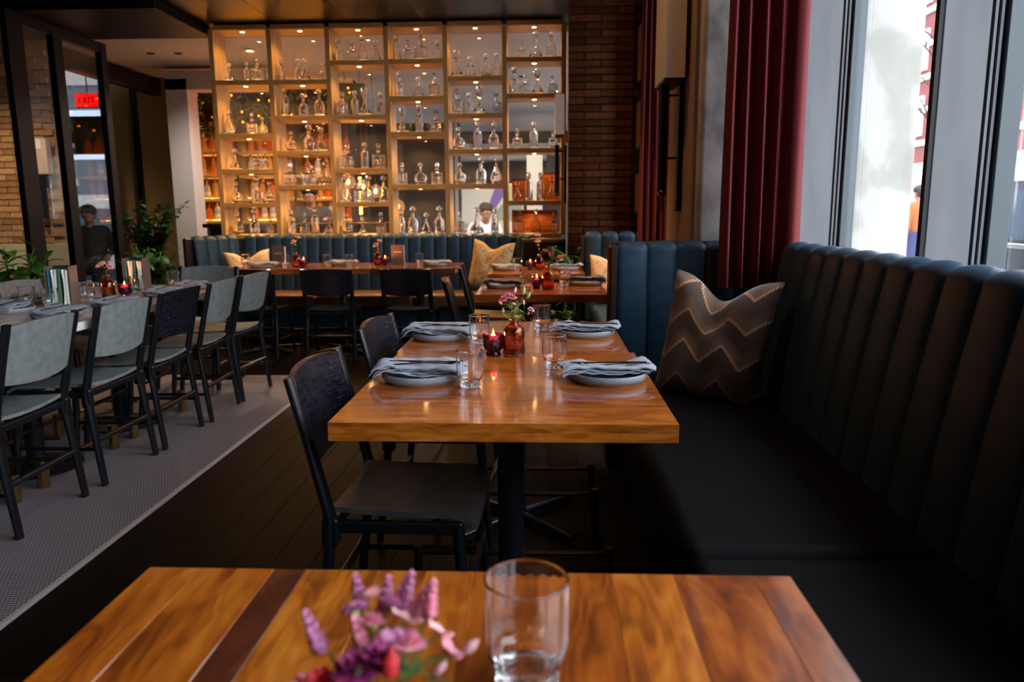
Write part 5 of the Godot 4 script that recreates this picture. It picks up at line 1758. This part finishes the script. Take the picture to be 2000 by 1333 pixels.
func far_booth() -> void:
	var b := thing("far_booth", "blue upholstered booth beyond the banquette end panel", "booth", V(0, 0, -6.45))
	var prof := back_profile(0.3, 1.02, 0.06, 0.02, 0.06)
	var ch := channel_shape(0.14, prof, 0.03).mesh()
	for k in 4:
		part("channel", ch, "blue_leather", b, V(0.41 + k * 0.141, 0, 0))
	part("core", S().cbox(V(0.64, 0.5, -0.03), V(0.64, 0.98, 0.06), 0.008), "blue_leather", b)
	part("end_post", S().cbox(V(0.318, 0.5, 0.0), V(0.025, 1.0, 0.13), 0.004), "dark_trim", b)
	part("seat_cushion", S().rbox(V(0.68, 0.39, 1.0), V(0.6, 0.13, 1.86), 0.035, 3, 0.01), "blue_leather", b)
	part("seat_base", S().cbox(V(0.7, 0.15, 1.0), V(0.56, 0.3, 1.9), 0.01), "dark_wall", b)
	part("back_board", S().cbox(V(1.06, 0.55, 1.0), V(0.1, 0.95, 1.9), 0.02), "blue_leather", b)
	single("throw_pillow", "pale patterned pillow in the far booth, half hidden by end panel", "pillow", pillow_shape(0.4, 0.4, 0.14, 0.12, 3), "cream_fabric", V(0.56, 0.66, -6.2), rot(-12, -10, 0))

# ---------------------------------------------------------------- tables and what stands on them
func centre_tables() -> void:
	make_table("wooden_table", "orange-brown wooden table in the middle, nearer of the joined pair", -0.495, 0.301, -2.508, -1.648, [-2.508, -2.41, -2.235, -2.12, -2.0, -1.86, -1.735, -1.648], [0, 1, 4, 5, 2, 0, 1], true)
	make_table("wooden_table", "orange-brown wooden table in the middle, farther of the joined pair", -0.503, 0.284, -3.215, -2.511, [-3.215, -3.08, -2.93, -2.79, -2.64, -2.511], [4, 2, 1, 5, 0], true)
	make_chair("dark wooden chair beside the nearer centre table", "chair_slate", "chair_dark_wood", V(-0.385, 0, -2.04), -1.0, "dark chairs at the centre tables")
	make_chair("dark wooden chair beside the farther centre table", "chair_slate", "chair_dark_wood", V(-0.385, 0, -2.81), -3.0, "dark chairs at the centre tables")
	var T := 0.7505
	make_tumbler("clear footed tumbler at the front left setting of the centre table", V(-0.202, T, -2.0), 0, "tumblers on the centre tables")
	make_tumbler("clear footed tumbler behind the purple candle holder", V(-0.235, T, -2.68), 9, "tumblers on the centre tables")
	make_tumbler("clear footed tumbler at the rear right setting of the centre table", V(-0.012, T, -2.985), 4, "tumblers on the centre tables")
	make_tumbler("clear footed tumbler at the front right setting, beside folded napkin", V(0.03, T, -2.25), 13, "tumblers on the centre tables")
	make_candle("purple glass candle holder with lit tealight beside amber vase, centre table", V(-0.17, T, -2.47))
	make_vase("amber glass bud vase with embossed medallion on the centre table", V(-0.101, T, -2.46), 18)
	var m := V(-0.101, T + 0.1, -2.46)
	flower_stem("pink double-bloomed flower stem in the centre table's amber vase", m, m + V(-0.016, 0.086, 0.012), [["bloom", 0.022, V(-0.012, 0.002, 0.006), "petal_pink"], ["bloom", 0.02, V(0.012, 0.006, 0.004), "petal_pink"], ["bloom", 0.016, V(-0.002, 0.014, -0.006), "petal_pale"], ["bud", 0.016, V(0.018, 0.02, 0), "petal_pale"], ["bud", 0.013, V(-0.02, -0.014, 0.01), "petal_pink"]], 9, "leaf_pale", 21)
	flower_stem("leaning stem with small rose-pink bloom in the centre table's amber vase", m + V(0.004, 0, 0), m + V(0.05, 0.052, 0.01), [["bloom", 0.015, V(0.006, 0.0, 0.004), "petal_pink"], ["bud", 0.013, V(-0.016, 0.016, 0), "petal_pale"], ["bud", 0.011, V(-0.004, -0.016, 0.006), "petal_pink"]], 8, "leaf_pale", 22)
	flower_stem("green leafy sprig in the centre table's amber vase", m + V(-0.004, 0, 0.003), m + V(0.03, 0.096, 0.0), [["bud", 0.018, V(0.012, -0.008, 0), "leaf_pale"], ["bud", 0.02, V(0.0, 0.004, 0), "leaf_pale"], ["bud", 0.014, V(-0.02, -0.03, 0.008), "petal_pink"]], 14, "leaf_pale", 23)
	flower_stem("short leafy shoot drooping left over the centre vase's rim", m + V(-0.004, 0, 0.0), m + V(-0.03, 0.042, 0.008), [["bud", 0.012, V(-0.002, 0.0, 0), "leaf_pale"]], 8, "leaf_pale", 24)
	# four settings
	var st := [[-0.352, -2.09, 4.0, 0, "front left"], [-0.39, -2.79, -3.0, 0, "rear left"], [0.158, -2.865, 172.0, 1, "rear right"], [0.179, -2.1, 184.0, 1, "front right"]]
	for s in st:
		make_plate("grey speckled stoneware plate at the %s setting, centre tables" % s[4], V(s[0], T, s[1]), "plates on the centre tables")
		make_napkin("folded grey herringbone napkin on the %s plate, centre tables" % s[4], V(s[0] - 0.004, T + 0.026, s[1] - 0.004), s[2], "napkin_cloth", s[3], "napkins on the centre tables")
		var lift := 0.047 if s[3] == 0 else 0.0425
		make_fork("dark metal fork on the %s napkin, centre tables" % s[4], V(s[0] + 0.02, T + lift, s[1] + 0.012), s[2] + 8.0, "cutlery on the centre tables")
		make_knife("dark metal knife on the %s napkin, centre tables" % s[4], V(s[0] + 0.0, T + lift, s[1] - 0.016), s[2] - 3.0, "cutlery on the centre tables")
	# two wooden tables farther back along the window side
	make_table("wooden_table", "dark-lit wooden table behind the centre pair, beside the end panel", -0.40, 0.36, -4.96, -4.26, [-4.96, -4.8, -4.62, -4.44, -4.26], [2, 0, 2, 6], true)
	make_table("wooden_table", "small wooden table beyond, before the green plant", -0.43, 0.30, -6.35, -5.65, [-6.35, -6.15, -5.98, -5.8, -5.65], [1, 0, 5, 4], true)
	make_chair("dark wooden chair beside the table behind the centre pair", "chair_slate", "chair_dark_wood", V(-0.34, 0, -4.6), 6.0, "dark chairs at the window-side tables")
	make_chair("dark wooden chair beside the small table before the plant", "brown_leather", "chair_dark_wood", V(-0.36, 0, -5.62), 4.0, "dark chairs at the window-side tables")
	make_tumbler("tumbler left of the candle on table behind the centre pair", V(-0.108, T, -4.44), 3)
	make_tumbler("tumbler right of the amber vase on table behind the centre pair", V(0.125, T, -4.7), 5)
	make_candle("purple candle holder on the table behind the centre pair", V(-0.048, T, -4.6))
	make_vase("amber vase on the table behind the centre pair", V(0.02, T, -4.56), 40)
	m = V(0.02, T + 0.1, -4.56)
	flower_stem("purple and orange flower spray in vase behind the centre pair", m, m + V(0.02, 0.12, 0), [["spike", 0.05, V(0.0, -0.02, 0), "petal_mauve"], ["star", 0.022, V(0.03, -0.05, 0.01), "petal_mauve"], ["bloom", 0.022, V(-0.035, -0.07, 0.01), "petal_coral"], ["spike", 0.05, V(0.045, -0.03, 0), "petal_pale"]], 5, "leaf_grey", 31)
	for k in 2:
		make_plate(["plate under dark napkin at left of table behind centre pair", "plate under dark napkin at right of table behind centre pair"][k], V([-0.255, 0.26][k], T, [-4.66, -4.82][k]))
		make_napkin(["dark folded napkin at left of table behind centre pair", "dark folded napkin at right of table behind centre pair"][k], V([-0.255, 0.26][k], T + 0.026, [-4.66, -4.82][k]), [4.0, 176.0][k], "plum_cloth", 0)
	make_tumbler("tumbler on the small table before the green plant", V(-0.214, T, -5.88), 7)
	make_candle("purple candle holder on the small table before the plant", V(-0.114, T, -6.03))
	make_vase("amber vase on the small table before the plant", V(-0.04, T, -6.02), 70)
	m = V(-0.04, T + 0.1, -6.02)
	flower_stem("pale pink ruffled bloom in vase before the plant", m, m + V(-0.015, 0.12, 0), [["bloom", 0.034, V(0, 0, 0), "petal_pale"], ["bloom", 0.03, V(0.0, 0.05, 0), "petal_pale"]], 4, "leaf_pale", 33)
	flower_stem("coral bloom low in the vase before the plant", m, m + V(0.04, 0.05, 0.01), [["bloom", 0.026, V(0, 0, 0), "petal_coral"]], 3, "leaf_grey", 34)
	for k in 2:
		make_plate(["plate under pale napkin at left of the small far table", "plate under pale napkin at right of the small far table"][k], V([-0.31, 0.17][k], T, -6.03))
		make_napkin(["pale folded napkin at left of the small far table", "pale folded napkin at right of the small far table"][k], V([-0.31, 0.17][k], T + 0.026, -6.03), [2.0, 178.0][k], "pale_cloth", 1)

func front_table() -> void:
	var x := [-0.514, -0.445, -0.349, -0.307, -0.211, -0.09, 0.085, 0.163, 0.262, 0.309]
	make_table("wooden_table", "wooden table nearest the camera with one dark walnut board", -0.514, 0.309, -0.9, -0.2, x, [4, 0, 3, 5, 0, 2, 1, 6, 2], false, 0.77, 0.044, true, false)
	var T := 0.7705
	make_tumbler("large clear tumbler on the nearest wooden table", V(-0.017, T, -0.668), 6, "", 1.085)
	make_vase("amber vase with pink and magenta flowers on the nearest table", V(-0.122, T, -0.46), 100)
	var m := V(-0.122, T + 0.1, -0.46)
	flower_stem("tall mauve flower spike leaning left in the nearest vase", m, m + V(-0.032, 0.045, -0.03), [["spike", 0.03, V(-0.006, 0, 0), "petal_mauve"]], 1, "leaf_grey", 41)
	flower_stem("cluster of mauve flower spikes in the nearest vase", m, m + V(0.002, 0.045, -0.03), [["spike", 0.026, V(-0.016, 0.018, -0.025), "petal_mauve"], ["spike", 0.026, V(0.0, 0.014, -0.03), "petal_mauve"], ["spike", 0.028, V(0.012, 0.016, -0.03), "petal_mauve"], ["spike", 0.026, V(0.022, 0.012, -0.025), "petal_pink"], ["spike", 0.03, V(-0.008, -0.005, 0.0), "petal_pink"], ["bloom", 0.013, V(-0.004, 0.016, -0.01), "petal_pink"], ["bloom", 0.013, V(-0.02, 0.02, -0.02), "petal_mauve"], ["bloom", 0.013, V(0.006, 0.022, -0.025), "petal_mauve"], ["bloom", 0.013, V(0.01, 0.008, 0.0), "petal_pink"], ["star", 0.015, V(0.018, 0.016, -0.015), "petal_pale"], ["star", 0.015, V(-0.012, 0.026, -0.03), "petal_pale"]], 2, "leaf_grey", 42)
	flower_stem("pale pink open blooms leaning right in the nearest vase", m, m + V(0.034, 0.044, -0.025), [["bloom", 0.015, V(-0.008, 0.01, 0), "petal_pink"], ["star", 0.013, V(0.012, 0.012, -0.012), "petal_pale"], ["spike", 0.026, V(0.002, 0.02, -0.02), "petal_pink"], ["star", 0.013, V(0.02, 0.003, -0.004), "petal_pink"], ["bud", 0.011, V(0.03, 0.004, 0), "petal_pale"], ["bud", 0.01, V(0.01, -0.01, 0.004), "petal_pale"], ["star", 0.014, V(-0.016, 0.014, 0), "petal_mauve"]], 2, "leaf_grey", 43)
	flower_stem("deep magenta double bloom in the nearest vase", m, m + V(-0.004, 0.05, 0.0), [["bloom", 0.02, V(0, 0, 0), "petal_magenta"], ["bloom", 0.016, V(0.014, 0.006, -0.006), "petal_magenta"]], 2, "leaf_grey", 44)
	flower_stem("red bud beside the magenta bloom in the nearest vase", m, m + V(0.017, 0.044, 0.002), [["bud", 0.018, V(0.0, 0, 0), "petal_red"]], 1, "leaf_grey", 45)
	flower_stem("pink and coral double bloom low at left of nearest vase", m, m + V(-0.03, 0.04, 0.002), [["bloom", 0.017, V(0, 0, 0), "petal_red"], ["bud", 0.011, V(0.014, -0.006, 0.008), "petal_coral"], ["star", 0.01, V(-0.01, 0.002, 0.004), "petal_pink"]], 1, "leaf_grey", 46)
	var l := flower_stem("sprig with long grey-green leaf toward the nearest tumbler", m, m + V(0.044, 0.026, -0.03), [], 0, "leaf_grey", 47)
	part("leaf", leaf_shape(0.036, 0.014, 0.4), "leaf_grey", l, V(0.036, 0.03, -0.03), rot(0, 0, -112) * rot(0, 60, 0))
	l = flower_stem("thin upright green stalk at left of the nearest vase", m, m + V(-0.055, 0.014, 0.0), [], 0, "leaf_grey", 48)
	part("leaf", leaf_shape(0.024, 0.005, 0.2), "leaf_grey", l, V(-0.055, 0.012, 0))

# folder stand: two covers with folded sheets upright between them
func make_menu_rack(label: String, at: Vector3, turn: float, h: float) -> Node3D:
	var c := thing("menu_rack", label, "menu", at, turn)
	for s in [-1.0, 1.0]:
		part("cover", S().cbox(V(s * 0.055, h / 2, 0), V(0.006, h, 0.11), 0.001), "menu_brown", c)
	part("spine", S().cbox(V(0, h / 2, -0.052), V(0.11, h, 0.005), 0.001), "menu_black", c)
	var ms := ["paper_teal", "paper_white", "paper_cream", "paper_green", "paper_white", "paper_cream"]
	for k in 6:
		var x := -0.043 + k * 0.0165
		var b := 0.006 * sin(k * 2.0)
		part("folded_sheet", S().grid(6, 8, func(u, w): return V(x + 0.007 * cos(u * PI) + b * sin(w * PI), 0.004 + w * (h - 0.016 - 0.004 * (k % 3)), 0.046 + 0.012 * sin(u * PI))), ms[k], c)
		part("folded_sheet", S().cbox(V(x, h / 2 - 0.006, 0.0), V(0.009, h - 0.02 - 0.004 * (k % 3), 0.09), 0.001), ms[k], c)
	return c

func make_menu(label: String, at: Vector3, turn: float) -> Node3D:
	var c := thing("menu_card", label, "menu", at, turn)
	part("cover", S().cbox(V(0, 0.085, 0), V(0.115, 0.17, 0.004), 0.001), "menu_brown", c)
	part("cover", S().cbox(V(0.0, 0.085, -0.028), V(0.115, 0.17, 0.004), 0.001), "menu_brown", c)
	part("pages", S().cbox(V(0.003, 0.083, -0.014), V(0.112, 0.162, 0.02), 0.001), "paper_white", c)
	part("title_band", S().cbox(V(0, 0.108, 0.0024), V(0.07, 0.009, 0.001), 0.0), "menu_print", c)
	return c

func long_table() -> void:
	var r := single("woven_rug", "grey-mauve woven rug under the long table", "rug", S().cbox(V(-3.1, 0.006, -1.4), V(2.93, 0.011, 8.06), 0.003), "rug_weave")
	for e in [[V(-1.625, 0.0066, -1.4), V(0.022, 0.0128, 8.1)], [V(-3.1, 0.0066, -5.44), V(2.97, 0.0128, 0.022)]]:
		part("binding", S().cbox(e[0], e[1], 0.003), "rug_edge", r)
	var fl := 0.0132
	var t := thing("long_table", "long pale-topped table set for many on the rug", "table", V(-2.45, 0, -3.2))
	for k in 3:
		part("top_board", S().cbox(V(-0.3 + k * 0.3, 0.742, 0), V(0.298, 0.034, 3.1), 0.003), "pale_top", t)
	for s in [-1.0, 1.0]:
		part("side_edge", S().cbox(V(s * 0.453, 0.742, 0), V(0.008, 0.036, 3.1), 0.002), "white_edge", t)
		part("end_edge", S().cbox(V(0, 0.742, s * 1.554), V(0.914, 0.036, 0.008), 0.002), "white_edge", t)
	for z in [-0.95, -0.2, 0.55]:
		part("column", S().lathe([Vector2(0, 0.03), Vector2(0.042, 0.03), Vector2(0.042, 0.725), Vector2(0, 0.725)], 16), "chair_black", t, V(0, 0, z))
		for s in [-1.0, 1.0]:
			part("foot_rail", S().tube([V(s * 0.21, 0.1, z - 0.3), V(s * 0.21, 0.1, z + 0.26)], 0.0095, 10), "brass", t)
			part("cross_rail", S().tube([V(0, 0.1, z + s * 0.18), V(s * 0.21, 0.1, z + s * 0.18)], 0.0095, 10), "brass", t)
			for e in [-0.3, 0.26]:
				part("brass_foot", S().lathe([Vector2(0, fl), Vector2(0.024, fl), Vector2(0.024, fl + 0.125), Vector2(0, fl + 0.125)], 18), "brass", t, V(s * 0.21, 0, z + e))
		part("base_plate", S().lathe([Vector2(0, fl), Vector2(0.2, fl), Vector2(0.2, fl + 0.012), Vector2(0.05, fl + 0.024), Vector2(0, fl + 0.024)], 28), "chair_black", t, V(0, 0, z))
	var zs := [-2.815, -3.385, -3.89, -4.4, -4.9]
	var nth := ["nearest", "second", "third", "fourth", "fifth"]
	for k in 5:
		var dark := k == 2
		make_chair("%s on aisle side of long table, %s from the camera" % ["dark wood-backed chair" if dark else "grey-backed black chair", nth[k]], "chair_grey", "chair_dark_wood" if dark else "chair_grey", V(-2.195 + 0.012 * k, fl, zs[k]), 180.0 + [1.0, -1.5, 0.5, 2.0, -3.0][k], "chairs on the aisle side of long table")
	var fz := [-3.1, -3.75, -4.35]
	for k in 3:
		make_chair("grey-backed chair on the far side of long table, %s from camera" % nth[k], "chair_grey", "chair_grey", V(-2.86, fl, fz[k]), 2.0 * k - 2.0, "chairs on the far side of long table")
	make_chair("grey-backed chair at the far end of long table", "chair_grey", "chair_grey", V(-2.46, fl, -5.2), -90.0)
	var T := 0.7595
	var g := [[-2.58, -3.65], [-2.4, -3.56], [-2.41, -3.87], [-2.345, -3.83], [-2.344, -4.25], [-2.56, -4.68], [-2.304, -4.6]]
	var words := ["leftmost tumbler on long table", "tumbler left of the nearer menu rack on long table", "tumbler just right of the nearer menu rack", "second tumbler right of the nearer menu rack", "tumbler in front of the farther menu rack", "tumbler behind the farther menu rack on long table", "tumbler near the far end of long table"]
	for k in 7: make_tumbler(words[k], V(g[k][0], T, g[k][1]), k * 7.0, "tumblers on the long table")
	make_menu_rack("nearer rack of teal and white folded menus on long table", V(-2.44, T, -3.72), 14, 0.2)
	make_menu_rack("farther rack of white and green folded menus on long table", V(-2.4, T, -4.36), 10, 0.2)
	make_vase("amber vase with pink flowers on the long table", V(-2.41, T, -4.07), 10)
	var m := V(-2.41, T + 0.1, -4.07)
	flower_stem("pink blooms in the amber vase on the long table", m, m + V(-0.01, 0.075, 0), [["bloom", 0.03, V(-0.012, 0.008, 0), "petal_pale"], ["bloom", 0.026, V(0.028, -0.006, 0), "petal_pink"], ["bloom", 0.022, V(-0.03, 0.0, 0), "petal_pale"]], 6, "leaf_pale", 51)
	make_candle("purple candle holder with lit candle on the long table", V(-2.345, T, -4.12))
	var pl := [[-2.2, -3.3], [-2.14, -3.66], [-2.15, -4.17], [-2.16, -4.52], [-2.53, -3.44], [-2.7, -3.77], [-2.72, -4.3]]
	var sn := ["nearest aisle-side", "second aisle-side", "third aisle-side", "fourth aisle-side", "nearest far-side", "second far-side", "third far-side"]
	for k in 7:
		make_plate("stoneware plate at the %s setting of long table" % sn[k], V(pl[k][0], T, pl[k][1]), "plates on the long table")
		make_napkin("folded grey napkin at the %s setting of long table" % sn[k], V(pl[k][0], T + 0.026, pl[k][1]), (95.0 if k < 4 else -85.0) + k * 2.0, "napkin_cloth", 1, "napkins on the long table")
		make_knife("knife on napkin at the %s setting of long table" % sn[k], V(pl[k][0], T + 0.0435, pl[k][1]), 92.0 + k * 3.0, "knives on the long table")

func back_tables() -> void:
	var xs := [-2.73, -2.09, -1.44, -0.735]
	var nm := ["leftmost wooden table along the back banquette", "middle wooden table along the back banquette", "rightmost wooden table along the back banquette"]
	for k in 3:
		make_table("wooden_table", nm[k], xs[k] + 0.002, xs[k + 1] - 0.002, -6.9, -6.2, [-6.9, -6.7, -6.55, -6.36, -6.2], [0, 2, 5, 1 + k], true)
	var cx := [-2.42, -1.79, -1.12]
	for k in 3:
		var bc := make_chair(["black-backed chair at the leftmost back table", "black-backed chair at the middle back table", "black-backed chair at the rightmost back table"][k], "chair_slate", "chair_dark_wood", V(cx[k], 0, -6.32), 90.0 + [-4.0, 3.0, -2.0][k], "dark chairs at the back tables")
		bc.scale = Vector3.ONE * 0.93
	var T := 0.7505
	make_menu("brown menu standing on the leftmost back table", V(-2.33, T, -6.56), -4)
	make_menu("brown menu standing on the rightmost back table", V(-1.31, T, -6.72), 3)
	for k in 2:
		var x: float = [-2.125, -1.465][k]
		var z: float = [-6.42, -6.62][k]
		var wh: String = ["leftmost", "rightmost"][k]
		make_vase("amber vase on the back banquette tables, %s of two" % wh, V(x, T, z), 30.0 * k)
		make_candle("purple candle holder on the back banquette tables, %s of two" % wh, V(x + 0.072, T, z + 0.035))
		var m := V(x, T + 0.1, z)
		flower_stem("pale pink roses in the %s vase of back tables" % wh, m, m + V(0.0, 0.13 - 0.04 * k, 0), [["bloom", 0.034, V(-0.01, -0.02, 0.01), "petal_pale"], ["bloom", 0.028, V(0.02, 0.02, 0), "petal_pale"]], 4, "leaf_pale", 61 + k)
	var g := [[-2.6, -6.5], [-2.2, -6.36], [-1.86, -6.45], [-1.67, -6.44], [-1.09, -6.6]]
	var wd := ["tumbler left of the menu on leftmost back table", "tumbler in front of the menu on leftmost back table", "first of two tumblers on the middle back table", "second of two tumblers on the middle back table", "tumbler on the rightmost back table"]
	for k in 5: make_tumbler(wd[k], V(g[k][0], T, g[k][1]), k * 5.0, "tumblers on the back tables")
	var pl := [[-2.4, -6.38], [-1.77, -6.6], [-0.93, -6.5]]
	for k in 3:
		make_plate("plate on the %s back table" % ["leftmost", "middle", "rightmost"][k], V(pl[k][0], T, pl[k][1]), "plates on the back tables")
		make_napkin("pale napkin on the %s back table" % ["leftmost", "middle", "rightmost"][k], V(pl[k][0], T + 0.026, pl[k][1]), 3.0 * k, "pale_cloth", 1, "napkins on the back tables")
	# recessed ceiling lamps over the dining room
	var lamps := [[-0.1, -3.5, "over the centre tables", 1.0, 45.0], [0.0, -5.3, "over the window-side tables", 8.0, 30.0], [-2.5, -6.4, "over the back tables", 2.8, 62.0]]
	for e in lamps:
		var d := thing("ceiling_downlight", "recessed ceiling lamp %s" % e[2], "ceiling lamp", V(e[0], 3.585, e[1]))
		if e[1] < -6.0: d.position.y = 2.985
		part("ring", S().lathe([Vector2(0.04, 0), Vector2(0.06, 0), Vector2(0.06, 0.014), Vector2(0.04, 0.014)], 18), "aluminium", d)
		part("lamp_lens", S().lathe([Vector2(0, 0.008), Vector2(0.04, 0.008)], 18), "downlight_glow", d)
		spot(d, "downlight_spot", V(0, -0.002, 0), WARM, e[3], e[4], 0.04)
